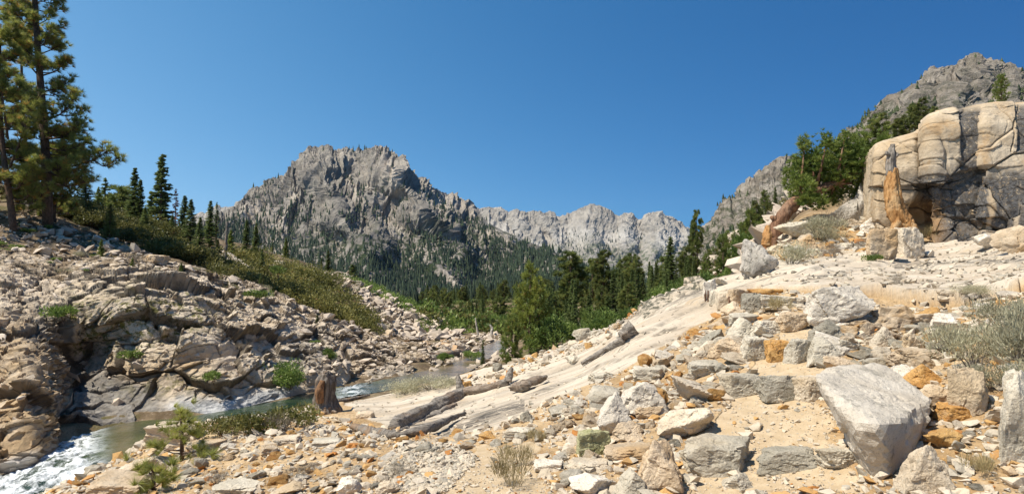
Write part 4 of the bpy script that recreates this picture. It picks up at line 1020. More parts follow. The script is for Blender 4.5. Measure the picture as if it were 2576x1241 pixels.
# ------------------------------------------------------------------ foliage
def mat_leaf(name, dark, light, old, rough=.55, trans=.25, spec=.3):
    m = NT(name, rough, spec)
    t = m.attr("tint"); oi = m.n("ShaderNodeObjectInfo")
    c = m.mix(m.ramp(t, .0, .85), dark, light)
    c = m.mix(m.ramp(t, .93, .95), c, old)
    v = m.n("ShaderNodeHueSaturation"); m.l(c, v.inputs["Color"])
    m.l(m.math('ADD', .78, m.math('MULTIPLY', oi.outputs["Random"], .44)), v.inputs["Value"])
    m.done(v.outputs[0])
    tr = m.n("ShaderNodeBsdfTranslucent"); m.l(v.outputs[0], tr.inputs[0])
    mx = m.n("ShaderNodeMixShader"); mx.inputs[0].default_value = trans
    m.l(m.b.outputs[0], mx.inputs[1]); m.l(tr.outputs[0], mx.inputs[2])
    m.l(mx.outputs[0], m.t.nodes["Material Output"].inputs[0])
    return m.m
L_fir = mat_leaf("fir_needles", (.08, .12, .035), (.22, .27, .09), (.2, .12, .05), .6, .42)
L_bright = mat_leaf("young_fir_needles", (.12, .165, .035), (.31, .36, .09), (.3, .2, .06), .6, .42)
L_pine = mat_leaf("pine_needles", (.10, .135, .035), (.30, .32, .095), (.26, .16, .05), .55, .42)
L_hero = mat_leaf("long_pine_needles", (.17, .20, .045), (.46, .47, .12), (.55, .30, .08), .4, .45, .5)
L_jun = mat_leaf("juniper_scales", (.08, .13, .025), (.23, .27, .06), (.25, .18, .06), .6, .38)
L_will = mat_leaf("willow_leaves", (.09, .145, .035), (.25, .32, .075), (.32, .28, .1), .5, .42)
L_manz = mat_leaf("manzanita_leaves", (.075, .085, .022), (.27, .245, .075), (.34, .2, .08), .5, .35)
L_sage = mat_leaf("sage_leaves", (.27, .25, .155), (.52, .49, .33), (.40, .31, .2), .8, .3)
L_dry = mat_leaf("dry_twigs", (.17, .14, .105), (.34, .29, .22), (.3, .2, .12), .9, .1)
L_grass = mat_leaf("dry_grass", (.24, .19, .09), (.46, .38, .2), (.2, .22, .08), .8, .3)
L_dead = mat_leaf("dead_needles", (.17, .06, .035), (.34, .14, .08), (.3, .2, .12), .8, .15)
def blades(S, base, dirs, ln, wd, tint, rng):
    """flat pointed leaves"""
    side = unit(np.cross(dirs, rng.normal(0, 1, dirs.shape)))
    w = np.asarray(wd)[..., None] * side if np.ndim(wd) else wd * side
    l = np.asarray(ln)[..., None] * dirs if np.ndim(ln) else ln * dirs
    S.tris(base - w * .5, base + w * .5, base + l, tint)
def tufts(S, C, D, r, k, width, rng, tint, spread=.9):
    n = len(C)
    dirs = unit(np.repeat(D, k, 0) + spread * unit(rng.normal(0, 1, (n * k, 3))))
    ln = np.repeat(np.broadcast_to(r, (n,)), k) * rng.uniform(.75, 1.1, n * k)
    b = np.repeat(C, k, 0) + dirs * (.05 * ln)[:, None]
    blades(S, b, dirs, ln, width, np.clip(np.repeat(tint, k) + rng.normal(0, .05, n * k), 0, 1), rng)
def fir(seed, H=10., R=1.5, z0=.05, nw=40, nb=7, leaf=.36, k=4, pw=.85, wid=.13, droop=.22, gap=0.):
    rng = np.random.default_rng(seed)
    S = Soup(); B = Soup()
    Vt, Tt = tube([[0, 0, -.4], [0, 0, 0], [.02, 0, H * .5], [0, 0, H * .98]], [.022 * H, .018 * H, .010 * H, .001 * H], 8, .002 * H, seed)
    B.add(Vt, Tt)
    z = np.linspace(z0, .985, nw) * H
    zz = np.repeat(z, nb) + rng.uniform(-.5, .5, nw * nb) * H / nw
    L = (R * np.clip(1 - zz / H, .0, 1) ** pw + .006 * H) * rng.uniform(.55, 1.15, len(zz)) * (1 - gap * (rng.random(len(zz)) < .3))
    a = rng.uniform(0, 6.283, len(zz)) 
    m = 8
    t = np.tile(np.linspace(.15, 1, m), len(zz)); Lr = np.repeat(L, m); ar = np.repeat(a, m); zr = np.repeat(zz, m)
    rad = np.stack([np.cos(ar), np.sin(ar), 0 * ar], 1)
    pos = rad * (Lr * t)[:, None]; pos[:, 2] = zr - droop * Lr * t + .28 * Lr * t * t
    sd = np.stack([-rad[:, 1], rad[:, 0], 0 * ar], 1)
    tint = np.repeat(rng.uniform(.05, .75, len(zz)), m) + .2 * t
    for q in range(k):
        dr = unit(rad * .7 + sd * (rng.uniform(-1.1, 1.1, len(pos)))[:, None] + np.array([0, 0, 1]) * rng.uniform(-.35, .25, len(pos))[:, None])
        blades(S, pos + rng.normal(0, .03 * R, pos.shape), dr, leaf * rng.uniform(.5, 1.2, len(pos)) * (1.15 - .55 * t) * (1.12 - .72 * zr / H), wid, np.clip(tint + rng.normal(0, .1, len(pos)), 0, .92), rng)
    e = rad[::m] * (L * .9)[:, None]; e[:, 2] = zz
    for i in range(0, len(zz), 3):
        V, T = tube([[0, 0, zz[i]], e[i] * .5 + [0, 0, zz[i] * .5 - .05 * L[i]], e[i]], [.006 * H, .004 * H, .001 * H], 4); B.add(V, T)
    return B, S
def pine(seed, H=10., R=1.9, z0=.25, nbr=70, ntuft=9, tl=.34, k=15, wid=.035, pw=.6, up=.25, top=.35, dead=.04):
    rng = np.random.default_rng(seed)
    S = Soup(); B = Soup()
    bend = rng.normal(0, .03 * H, 2)
    zs = np.linspace(0, 1, 9)
    path = np.stack([bend[0] * np.sin(zs * 3), bend[1] * np.sin(zs * 2.4), zs * H], 1)
    path = np.vstack([[0, 0, -.5], path])
    Vt, Tt = tube(path, np.concatenate([[.022 * H], .020 * H * (1 - zs) ** .8 + .002 * H]), 10, .003 * H, seed); B.add(Vt, Tt)
    C, Dd, tn = [], [], []
    for i in range(nbr):
        f = z0 + (1 - z0) * (i + rng.random()) / nbr
        f = min(f, .985)
        prof = min(1, (1 - f) / (1 - z0) * 1.9 + top * (1 - f)) ** pw * min(1, (f - z0) * 4 + .45)
        L = (R * prof + .03 * H) * rng.uniform(.5, 1.15)
        a = rng.uniform(0, 6.283)
        o = np.array([np.interp(f * H, path[1:, 2], path[1:, 0]), np.interp(f * H, path[1:, 2], path[1:, 1]), f * H])
        rd = np.array([math.cos(a), math.sin(a), 0])
        upv = up * rng.uniform(.2, 1.5) + .5 * max(0, f - .75)
        q = [o, o + rd * L * .5 + [0, 0, L * (upv * .2)], o + rd * L + [0, 0, L * upv]]
        V, T = tube(q, [.0075 * H * (1.1 - f), .005 * H * (1.1 - f), .0015 * H], 5); B.add(V, T)
        nt_ = max(2, int(ntuft * L / R + .5))
        t = rng.uniform(.3, 1.0, nt_) ** .7; t[0] = 1
        pp = o + rd * (L * t)[:, None] + np.array([0, 0, 1]) * (L * upv * t * t)[:, None]
        pp += rng.normal(0, .075 * L + .04, pp.shape) * (1.2 - t * .5)[:, None]
        C.append(pp); Dd.append(np.tile(unit(rd * .7 + [0, 0, .65]), (nt_, 1))); tn.append(np.full(nt_, rng.uniform(.1, .6)) + rng.normal(0, .12, nt_))
    C = np.vstack(C); Dd = np.vstack(Dd); tn = np.clip(np.concatenate(tn), 0, .85)
    tn = np.where(rng.random(len(tn)) < dead, .97, tn)
    tufts(S, C, Dd, tl * rng.uniform(.8, 1.2, len(C)), k, wid, rng, tn, 1.0)
    return B, S
def bush(seed, W=1., H=.7, n=900, leaf=.06, wid=.03, lobes=7, up=.6, stems=8):
    """rounded shrub: lobes of leaves on thin stems"""
    rng = np.random.default_rng(seed)
    S = Soup(); B = Soup()
    lc = rng.normal(0, .27, (lobes, 3)) * [W, W, .3 * H]; lc[:, 2] = np.abs(lc[:, 2]) + H * rng.uniform(.3, .62, lobes)
    lr = rng.uniform(.2, .36, lobes)
    w = rng.integers(0, lobes, n)
    dv = unit(rng.normal(0, 1, (n, 3)))
    p = lc[w] + dv * (lr[w] * rng.uniform(.35, 1.05, n) ** .6)[:, None] * [W, W, H]
    p[:, 2] = np.maximum(p[:, 2], .02)
    d = unit(dv * .8 + [0, 0, up] + rng.normal(0, .5, (n, 3)))
    blades(S, p, d, leaf * rng.uniform(.6, 1.3, n), wid, np.clip(rng.uniform(.15, .6, lobes)[w] + rng.normal(0, .15, n), 0, 1), rng)
    for i in range(stems):
        e = lc[i % lobes] + rng.normal(0, .05 * W, 3)
        V, T = tube([[0, 0, -.1], e * [.45, .45, .4], e], [.012 * W, .009 * W, .003 * W], 4); B.add(V, T)
    return B, S
TEM = {}
def template(key, made, mt, mc, names=("trunk", "crown")):
    B, S = made
    TEM.setdefault(key, []).append((B.build(names[0], mt, link=False).data, S.build(names[1], mc, link=False).data, names))
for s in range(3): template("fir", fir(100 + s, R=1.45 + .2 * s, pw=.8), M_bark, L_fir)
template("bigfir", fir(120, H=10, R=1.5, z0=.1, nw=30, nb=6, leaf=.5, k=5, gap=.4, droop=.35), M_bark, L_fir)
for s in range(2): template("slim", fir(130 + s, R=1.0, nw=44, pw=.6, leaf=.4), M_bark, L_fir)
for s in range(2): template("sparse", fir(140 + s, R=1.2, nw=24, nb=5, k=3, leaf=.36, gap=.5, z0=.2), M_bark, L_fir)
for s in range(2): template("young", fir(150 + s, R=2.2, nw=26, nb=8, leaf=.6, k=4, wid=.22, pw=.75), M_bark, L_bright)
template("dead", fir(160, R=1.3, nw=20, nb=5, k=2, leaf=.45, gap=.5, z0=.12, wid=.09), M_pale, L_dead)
for s in range(3): template("pine", pine(200 + s, R=1.7, z0=.22 + .05 * s, nbr=90, ntuft=16, tl=.48, k=13, wid=.085), M_bark, L_pine)
for s in range(2): template("tallpine", pine(210 + s, R=1.35, z0=.3, nbr=72, ntuft=19, tl=.46, k=13, wid=.09, up=.05), M_bark, L_pine)
for s in range(2): template("bushpine", pine(220 + s, R=2.2, z0=.04, nbr=80, ntuft=12, tl=.6, k=14, wid=.10, pw=.7, up=.5), M_bark, L_bright)
L_lone = mat_leaf("lone_pine_needles", (.17, .21, .04), (.40, .43, .10), (.3, .2, .06), .6, .45)
template("lone", pine(230, R=2.3, z0=.1, nbr=84, ntuft=13, tl=.58, k=14, wid=.09, pw=1.0, up=.45), M_bark, L_lone)
for s in range(3): template("willow", bush(300 + s, 2.2, 2.2, 2200, .2, .10, 10, .7), M_bark, L_will, ("stems", "foliage"))
for s in range(3): template("manz", bush(310 + s, 1.6, .9, 1500, .11, .07, 9, .5), M_jun, L_manz, ("stems", "foliage"))
for s in range(3): template("sage", bush(320 + s, .8, .5, 2600, .055, .011, 12, 1.1, 16), M_grey, L_sage, ("stems", "foliage"))
for s in range(2): template("dry", bush(330 + s, .8, .5, 1500, .09, .006, 10, 1.2, 18), M_grey, L_dry, ("stems", "foliage"))
for s in range(2): template("tuft", bush(340 + s, .35, .3, 500, .14, .006, 4, 2.2, 3), M_grey, L_grass, ("stems", "foliage"))
template("herb", bush(350, .5, .25, 700, .06, .03, 6, .6, 5), M_bark, L_will, ("stems", "foliage"))
_cnt = [0]
def plant(key, loc, sc, name, label, cat, group, seed=None):
    _cnt[0] += 1
    k = _cnt[0] if seed is None else seed
    tm = TEM[key][k % len(TEM[key])]
    r = empty(name, loc, (k * 2.399) % 6.283, sc)
    tag(r, label, cat, group)
    for me, nm in zip(tm[:2], tm[2]):
        c = bpy.data.objects.new(nm, me); COL.objects.link(c); c.parent = r
    return r
def tree(key, u, vt, label, vb=None, d=None, w=1., name="conifer_tree", cat="tree", group=None, H=10., seed=None, sink=.1):
    if d is None:
        d = ground_at(u, vb, 18)[0][1]
    b = P(u, 700, d); z = HF(b[:1], b[1:2])[0]
    top = P(u, vt, d)[2]
    s = max(top - z, .5) / H
    return plant(key, (b[0], b[1], z - sink * s), (s * w, s * w, s), name, label, cat, group, seed)
GL = "firs and pines on the left ridge"
for key, u, vt, vb, w, lab in (
    ("fir", 208, 440, 545, 1.5, "squat dark fir right under the tall pines"), ("sparse", 257, 447, 530, 1.3, "small thin fir standing against the sky right of the tall pines"),
    ("pine", 288, 468, 545, 1.1, "small round topped pine behind the left hillside shrubs"), ("slim", 331, 420, 566, 1.1, "slim pointed fir, left of a close pair"), ("slim", 346, 450, 575, 1.0, "slim pointed fir, right of a close pair"),
    ("pine", 303, 490, 548, 1.0, "low bushy pine left of the slim fir pair"), ("bigfir", 400, 388, 575, .95, "tallest open branched fir on the left ridge"), ("slim", 376, 478, 572, 1.0, "narrow dark fir left of the tallest one"),
    ("dead", 437, 474, 570, .8, "red dead conifer on the ridge crest"), ("slim", 459, 490, 602, 1.2, "full green fir right of the red dead conifer"), ("fir", 476, 500, 618, 1.0, "broad green fir with bright top right of the red dead tree"),
    ("slim", 525, 503, 620, 1.1, "dense fir left of the thin bare topped one"), ("sparse", 541, 508, 612, 1.0, "thin open fir on the ridge with bare top"), ("slim", 546, 600, 660, 1.3, "short bright green fir below the ridge"),
    ("fir", 272, 512, 600, 1.2, "bright green small fir among the manzanita on the left hillside"), ("young", 252, 600, 652, .8, "small bushy conifer at the edge of the left stony slope"), ("young", 332, 648, 694, .8, "low bushy pine above the rock face"),
    ("slim", 618, 552, 640, 1.1, "dark twin fir on the ridge shoulder, taller left one"), ("slim", 642, 560, 636, 1.2, "dark twin fir on the ridge shoulder, right one"), ("young", 718, 598, 646, .8, "rounded dark conifer alone on the ridge"),
    ("slim", 825, 628, 684, 1.2, "pointed conifer on the ridge above the manzanita"), ("fir", 808, 650, 686, 1.0, "little conifer left of the pointed one on the ridge"), ("fir", 887, 664, 702, 1.5, "dark cone shaped tree at the low end of the ridge"),
    ("young", 578, 578, 640, .9, "bushy young pine left of the dark twin firs"), ("fir", 500, 545, 640, 1.1, "dark fir in the shade below the ridge trees"), ("fir", 430, 540, 600, 1.2, "dark short fir under the tallest fir"),
    ("fir", 658, 625, 690, .9, "tiny fir in the manzanita slope"), ("fir", 655, 690, 730, .9, "small blue green fir at the lower edge of the manzanita"), ("sparse", 684, 598, 640, 1.0, "thin small fir left of the rounded dark conifer"),
    ("young", 455, 660, 700, .8, "small bushy conifer on the stony left slope"), ("young", 240, 470, 545, .8, "young pine in front of the ridge skyline right of the squat fir"), ("fir", 360, 520, 590, 1.2, "dark undergrowth fir between the slim pair and the tallest fir"),
    ("young", 838, 860, 900, .7, "small young conifer at the foot of the far rock face"), ("fir", 800, 790, 822, 1.6, "flat dark green conifer bush below the manzanita")):
    tree(key, u, vt, lab, vb=vb, w=w * 1.3, group=GL)

# tall long needled pines at the left edge
def long_pine(seed, d, base, top, tr, limbs, nrand, Rr, label, name="tall_pine"):
    rng = np.random.default_rng(seed)
    g = P(base[0], base[1], d); b = np.array([g[0], g[1], HF(g[:1], g[1:2])[0] - .2])
    tp = P(top[0], top[1], d)
    root = tag(empty(name, b), label, "pine tree", "tall pines at the left edge")
    S = Soup(); B = Soup(); K = Soup()
    ts = np.linspace(0, 1, 14)
    path = b + (tp - b) * ts[:, None]; path[:, 0] += .25 * np.sin(ts * 5 + seed)
    V, T = tube(path - b, tr * (1 - .75 * ts), 14, .05, seed); B.add(V, T)
    C, Dd, tn = [], [], []
    def limb(q, r0, nt_):
        q = np.asarray(q)
        t = np.linspace(0, len(q) - 1, 14); k = np.arange(len(q))
        p_ = np.stack([np.interp(t, k, q[:, i]) for i in range(3)], 1)
        p_[1:-1] = .25 * p_[:-2] + .5 * p_[1:-1] + .25 * p_[2:]
        V, T = tube(p_ - b, np.linspace(r0, .015, 14), 6); K.add(V, T)
        Lb = np.linalg.norm(p_[-1] - p_[0])
        for _ in range(nt_):
            f = rng.uniform(.28, 1) ** .8
            o = np.array([np.interp(f * 13, np.arange(14), p_[:, i]) for i in range(3)])
            dr = unit(unit(p_[-1] - p_[0]) * .45 + unit(rng.normal(0, 1, 3)) * .6 + [0, 0, .45])
            l_ = rng.uniform(.25, .75) * min(1, .35 + Lb * .22)
            e = o + dr * l_
            V, T = tube([o - b, (o + e) / 2 - b + [0, 0, -.04], e - b], [.022, .016, .009], 4); K.add(V, T)
            C.append(e); Dd.append(unit(dr + [0, 0, .35])); tn.append(rng.uniform(.1, .75) if rng.random() > .12 else .97)
        C.append(p_[-1]); Dd.append(unit(p_[-1] - p_[-3])); tn.append(.6)
    for q, r0, nt_ in limbs:
        limb([P(u, v, d + dd) for u, v, dd in q], r0, int(nt_ * 2.8))
    for i in range(nrand):
        f = rng.uniform(.08, 1)
        o = b + (tp - b) * f + [.25 * math.sin(f * 5 + seed), 0, 0]
        a = rng.uniform(0, 6.283); L_ = Rr * (1.05 - .62 * f) * rng.uniform(.55, 1.1)
        rd = np.array([math.cos(a), math.sin(a), 0])
        limb([o, o + rd * L_ * .55 + [0, 0, -.03 * L_], o + rd * L_ + [0, 0, L_ * rng.uniform(.1, .5)]], .05, int(14 + 7 * L_))
    C, Dd, tn = np.array(C) - b, np.array(Dd), np.array(tn)
    tufts(S, C, Dd, rng.uniform(.30, .48, len(C)), 46, .026, rng, tn, .85)
    B.build("trunk", M_bark, root, True); K.build("branches", M_bark, root, True); S.build("crown", L_hero, root)
    return root
long_pine(1, 46, (116, 498), (88, -260), .34, [
    ([(112, 395, 0), (180, 420, -.4), (235, 402, -.6), (272, 378, -.6)], .11, 26), ([(235, 402, -.6), (262, 420, -.6), (296, 398, -.6)], .06, 12), ([(112, 350, 0), (160, 345, -.5), (205, 310, -.6)], .09, 22),
    ([(110, 300, 0), (150, 290, -.3), (178, 262, -.3), (182, 240, -.3)], .08, 18), ([(108, 230, 0), (140, 225, .3), (175, 205, .3)], .07, 14), ([(106, 190, 0), (140, 180, -.3), (165, 155, -.3)], .07, 14), ([(104, 135, 0), (130, 125, -.2), (152, 112, -.2)], .06, 11),
    ([(100, 60, 0), (118, 50, 0), (128, 30, 0)], .05, 9), ([(112, 430, 0), (165, 450, -.5), (215, 428, -.8)], .09, 26), ([(114, 455, 0), (170, 470, -.8), (225, 455, -1.2)], .08, 26), ([(112, 370, 0), (160, 380, -.8), (220, 360, -1)], .08, 24), ([(112, 400, 0), (140, 430, -1.5), (180, 410, -2)], .08, 24), ([(112, 470, 0), (70, 480, -1), (30, 450, -1.4)], .08, 22), ([(110, 320, 0), (60, 330, -.8), (30, 290, -1)], .08, 22), ([(110, 390, 0), (60, 410, -.6), (20, 380, -.8)], .1, 22), ([(106, 200, 0), (70, 160, -.4), (48, 80, -.5)], .08, 18), ([(104, 110, 0), (85, 60, -.3), (60, 10, -.3)], .07, 12)], 92, 3.0,
    "tallest pine at the left edge with dark trunk rising out of the frame")
long_pine(2, 43, (30, 508), (-5, 60), .22, [([(25, 420, 0), (60, 330, -.5), (75, 270, -.5)], .09, 18), ([(20, 350, 0), (5, 240, -.4), (10, 190, -.4)], .08, 14), ([(25, 460, 0), (65, 440, -.5), (90, 400, -.5)], .08, 14)], 60, 2.2, "yellow green leaning pine at the very left edge")
long_pine(3, 52, (85, 500), (40, 30), .2, [], 60, 2.4, "slender pine behind the two tall pines at the left")
long_pine(4, 48, (145, 500), (150, 330), .14, [], 40, 1.9, "lower leafy pine to the right of the tallest trunk")
long_pine(5, 44, (-60, 500), (-70, 120), .22, [], 44, 2.2, "pine half cut by the left edge of the picture")
for k, (u, vb, vt, lab) in enumerate(((202, 520, 452, "broken bare trunk under the tall pines"), (565, 668, 556, "bare grey trunk beside the dense ridge firs"))):
    g = ground_at(u, vb, 30)[0]; h = (vb - vt) / F * g[1]
    o = wood("dead_tree", [g, g + [.1, 0, h * .5], g + [.15, 0, h]], [.16, .13, .06], M_pale if k == 0 else M_grey, lab, "dead tree", 9, .3, .2)

# ------------------------------------------------------------------ valley and right hand slope
GV = "conifers beyond the slab crest"
for key, u, vt, d, w, nm, lab in (
    ("lone", 1333, 664, 40, .74, "pine_tree", "bright long needled pine standing alone by the stream bend"), ("bushpine", 1290, 790, 37, .85, "pine_tree", "low bushy young pine at the foot of the lone pine"),
    ("slim", 1215, 855, 44, 1.0, "conifer_tree", "thin brownish young conifer beside the far pool"),
    ("tallpine", 1431, 632, 78, 1.25, "pine_tree", "broad dark ponderosa pine with thick bare trunk"), ("tallpine", 1522, 628, 84, 1.0, "pine_tree", "tall open pine with layered boughs in the valley centre"), ("tallpine", 1487, 650, 88, .8, "pine_tree", "slender pine left of the layered one"),
    ("pine", 1592, 638, 92, 1.0, "pine_tree", "round crowned pine right of the valley centre"), ("tallpine", 1566, 652, 98, .9, "pine_tree", "darker pine crowding the round crowned one"), ("fir", 1688, 594, 66, 1.45, "fir_tree", "big full dark fir near the slab crest"),
    ("tallpine", 1757, 528, 76, .62, "pine_tree", "very tall slender twin topped pine against the sky"), ("tallpine", 1746, 552, 78, .6, "pine_tree", "shorter mate of the very tall slender pine"), ("pine", 1728, 620, 64, 1.0, "pine_tree", "mid green pine below the very tall slender one"),
    ("slim", 1481, 738, 58, 1.3, "fir_tree", "narrow dense cypress shaped fir beside the willows"), ("fir", 1527, 742, 56, 1.4, "fir_tree", "dense green fir right of the narrow one"), ("fir", 1440, 770, 60, 1.4, "fir_tree", "dull green fir among the willows"),
    ("bushpine", 1778, 640, 44, .7, "pine_tree", "bright green young pine behind the stone wall"), ("bushpine", 1822, 592, 42, .75, "pine_tree", "bushy bright pine left of the speckled boulder"), ("bushpine", 1868, 560, 40, .7, "pine_tree", "bushy bright pine behind the speckled boulder"),
    ("bushpine", 1890, 525, 44, .7, "pine_tree", "highest bushy bright pine left of the juniper"), ("slim", 1858, 590, 46, 1.0, "conifer_tree", "thin green conifer between the bushy pines"), ("pine", 1902, 505, 58, .9, "pine_tree", "small pine on the hillside below the warm ridge"),
    ("fir", 1640, 668, 74, 1.2, "fir_tree", "fir left of the big full dark fir"), ("pine", 1660, 700, 60, 1.1, "pine_tree", "rough barked pine under the big full dark fir"), ("fir", 1615, 690, 70, 1.4, "fir_tree", "dense fir in the middle of the valley trees"),
    ("tallpine", 1218, 742, 130, 1.0, "pine_tree", "tallest pine in the far valley clump"), ("pine", 1245, 752, 120, 1.4, "pine_tree", "round dark pine in the far valley clump"), ("fir", 1190, 768, 125, 1.5, "fir_tree", "dark fir at the left of the far valley clump"),
    ("pine", 1930, 478, 66, .8, "pine_tree", "little pine on the skyline slope left of the juniper crown"), ("fir", 1955, 470, 70, 1.2, "fir_tree", "dark little fir left of the juniper crown"),
    ("pine", 2338, 246, 52, 1.0, "pine_tree", "dark pine behind the top of the outcrop, tallest of a row"), ("pine", 2312, 262, 54, 1.0, "pine_tree", "small pine left of the tallest one above the outcrop"), ("pine", 2366, 268, 50, .9, "pine_tree", "tiny pine right of the tallest one above the outcrop"), ("pine", 2228, 285, 56, 1.3, "pine_tree", "wide dark pine above the juniper crown"), ("pine", 2268, 300, 54, 1.3, "pine_tree", "low dark pine between juniper and outcrop"), ("pine", 2290, 290, 56, 1.2, "pine_tree", "dark shrubby pine at the outcrop's left shoulder")):
    tree(key, u, vt, lab, d=d, w=w, name=nm, group=GV)
def top_tree(key, u, vt, vb, d, w, lab):
    b = P(u, vb, d); s = (P(u, vt, d)[2] - b[2]) / 10
    plant(key, b - [0, 0, .03], (s * w, s * w, s), "pine_tree", lab, "tree", GV)
top_tree("bushpine", 2522, 186, 268, 21.5, .75, "bright bushy pine growing on top of the outcrop")
top_tree("bushpine", 2308, 330, 352, 22, .7, "tiny pine rooted in a crack of the outcrop's rim")
rng = np.random.default_rng(11)
for k in range(95):
    u = rng.uniform(1370, 1760); d = rng.uniform(52, 110)
    hgt = rng.uniform(78, 135) * 62 / d * rng.uniform(.7, 1.15)
    b = P(u, 700, d); z = HF(b[:1], b[1:2])[0]; vb = 700 - (z - EYE) / d * F
    tree(["fir", "slim", "slim", "fir", "pine", "sparse"][k % 6], u, max(vb - hgt * 1.12, 645), "green conifer in the crowd of trees beyond the slab crest", d=d, w=rng.uniform(.75, 1.15), group="crowded valley conifers")
for k in range(110):
    u = rng.uniform(1060, 1400); d = rng.uniform(95, 260)
    b = P(u, 700, d); z = HF(b[:1], b[1:2])[0]; vb = 700 - (z - EYE) / d * F
    tree(["fir", "slim", "pine"][k % 3], u, vb - rng.uniform(30, 66) * (130 / d) ** .6, "dark conifer in the far valley bottom under the grey mountain", d=d, w=1.2, group="far valley conifers")
for k in range(34):
    u = rng.uniform(1700, 2010); d = rng.uniform(38, 75)
    b = P(u, 700, d); z = HF(b[:1], b[1:2])[0]; vb = 700 - (z - EYE) / d * F
    tree(["bushpine", "pine", "fir"][k % 3], u, vb - rng.uniform(30, 62) * 50 / d, "small green conifer on the stony slope left of the juniper", d=d, w=rng.uniform(.8, 1.3), group="conifers on the right hand slope")
for k in range(34):
    u = rng.uniform(1340, 1740); d = rng.uniform(38, 60)
    b = P(u, 700, d); z = HF(b[:1], b[1:2])[0]
    plant("willow", (b[0], b[1], z - .1), rng.uniform(.6, 1.15), "willow_bush", "leafy green willow in the thicket behind the slab crest", "bush", "willow thicket behind the slab")
for k in range(14):
    u = rng.uniform(1740, 1900); d = rng.uniform(30, 42)
    b = P(u, 700, d); z = HF(b[:1], b[1:2])[0]
    plant("willow", (b[0], b[1], z - .1), rng.uniform(.5, .95), "willow_bush", "leafy green shrub behind the stone wall and speckled boulder", "bush", "green shrubs behind the stone wall")
for k in range(10):
    u = rng.uniform(1180, 1300); d = rng.uniform(66, 90)
    b = P(u, 700, d); z = HF(b[:1], b[1:2])[0]
    plant("willow", (b[0], b[1], z - .1), rng.uniform(.7, 1.3), "willow_bush", "pale green willow at the far bend of the stream", "bush", "willows at the far stream bend")

# ------------------------------------------------------------------ the leaning juniper
def juniper():
    rng = np.random.default_rng(5)
    d = 22.
    q = lambda u, v, dd=0.: P(u, v, d + dd)
    b = q(1940, 624)
    root = tag(empty("juniper_tree", b), "leaning juniper with red brown trunk and wide green crown beside the outcrop", "juniper")
    pth = np.array([q(1938, 640), q(1944, 600), q(1958, 565), q(1980, 525), q(2010, 500), q(2050, 482), q(2100, 462), q(2150, 430)])
    V, T = tube(dense(pth, [0] * 8, 50)[0] - b, np.interp(np.linspace(0, 7, 50), range(8), np.array([19, 17, 15, 14, 12, 10, 7, 4]) * d / F), 16, .08, 3, 2, .3)
    build("trunk", V, T, M_jun, root)
    V, T = tube(np.array([q(1958, 560), q(1946, 548), q(1938, 545)]) - b, np.array([9, 7, 3]) * d / F, 8, .03, 4)
    o = build("branch_stub", V, T, M_jun, root)
    S = Soup(); K = Soup()
    lobes = [(u_ + 14, v_ + 6, a_ * .95, b_ * .95) for u_, v_, a_, b_ in [(1990, 440, 30, 60), (2005, 475, 34, 40), (2030, 400, 26, 50), (2052, 440, 44, 48), (2080, 380, 30, 44), (2095, 430, 44, 50), (2120, 390, 36, 46), (2150, 360, 30, 34), (2165, 410, 40, 42), (2195, 375, 30, 34), (2210, 352, 20, 20), (2130, 460, 36, 34), (2070, 490, 40, 26), (2010, 360, 14, 26), (2065, 350, 12, 22), (2110, 345, 14, 22), (2185, 440, 26, 26), (2035, 505, 36, 20), (2015, 420, 30, 44)]]
    C, Dd, tn = [], [], []
    for i, (u, v, ru, rv) in enumerate(lobes):
        dd = rng.uniform(-.5, .6)
        c = q(u, v, dd); k = np.argmin(np.abs(pth[:, 0] - c[0] + .2)); k = max(3, min(6, k))
        V, T = tube(np.array([pth[k], (pth[k] + c) / 2 + [0, 0, -.1], c]) - b, [.06, .045, .015], 5); K.add(V, T)
        n = int(ru * rv / 6.5)
        o = unit(rng.normal(0, 1, (n, 3))) * (rng.uniform(.1, 1.05, n) ** .45)[:, None] * np.array([ru, (ru + rv) * .5, rv]) * d / F
        o[:, 2] += np.where(rng.random(n) < .12, rng.uniform(0, .35, n), 0)
        C.append(c + o - b); Dd.append(unit(o * [1, 1, .5] + [0, 0, .5])); tn.append(np.clip(rng.uniform(.1, .6) + rng.normal(0, .15, n), 0, .9))
    C, Dd, tn = np.vstack(C), np.vstack(Dd), np.concatenate(tn)
    tufts(S, C, Dd, rng.uniform(.10, .22, len(C)), 13, .035, rng, tn, .9)
    K.build("branches", M_jun, root, True); S.build("crown", L_jun, root)
juniper()

# ------------------------------------------------------------------ near plants
def near(key, u, vb, wpx, H0, name, lab, cat, grp=None, hs=1., seed=None, d=None):
    g = ground_at(u, vb)[0] if d is None else P(u, vb, d)
    s = wpx / F * g[1] / H0
    plant(key, (g[0], g[1], g[2] - .02), (s, s, s * hs), name, lab, cat, grp, seed)
GS = "grey sagebrush bushes"
for u, vb, w, hs, lab in ((2455, 925, 170, 1.25, "large pale sagebrush behind the leaning plank rock"), (2560, 915, 190, 1.3, "large sagebrush at the right edge above the grey boulder"), (2545, 850, 150, 1.2, "tall sagebrush at the right edge, behind the larger ones"), (2400, 880, 110, 1.1, "smaller sagebrush at the left of the clump"), (2600, 1000, 150, 1.2, "twiggy sagebrush above the grey edge boulder"), (2500, 980, 120, 1., "woody low sagebrush beside the plank rock"), (2462, 742, 70, .8, "little sage tuft on the upper slab by the ledge")):
    near("sage", u, vb, w, .8, "sagebrush", lab, "bush", GS, hs)
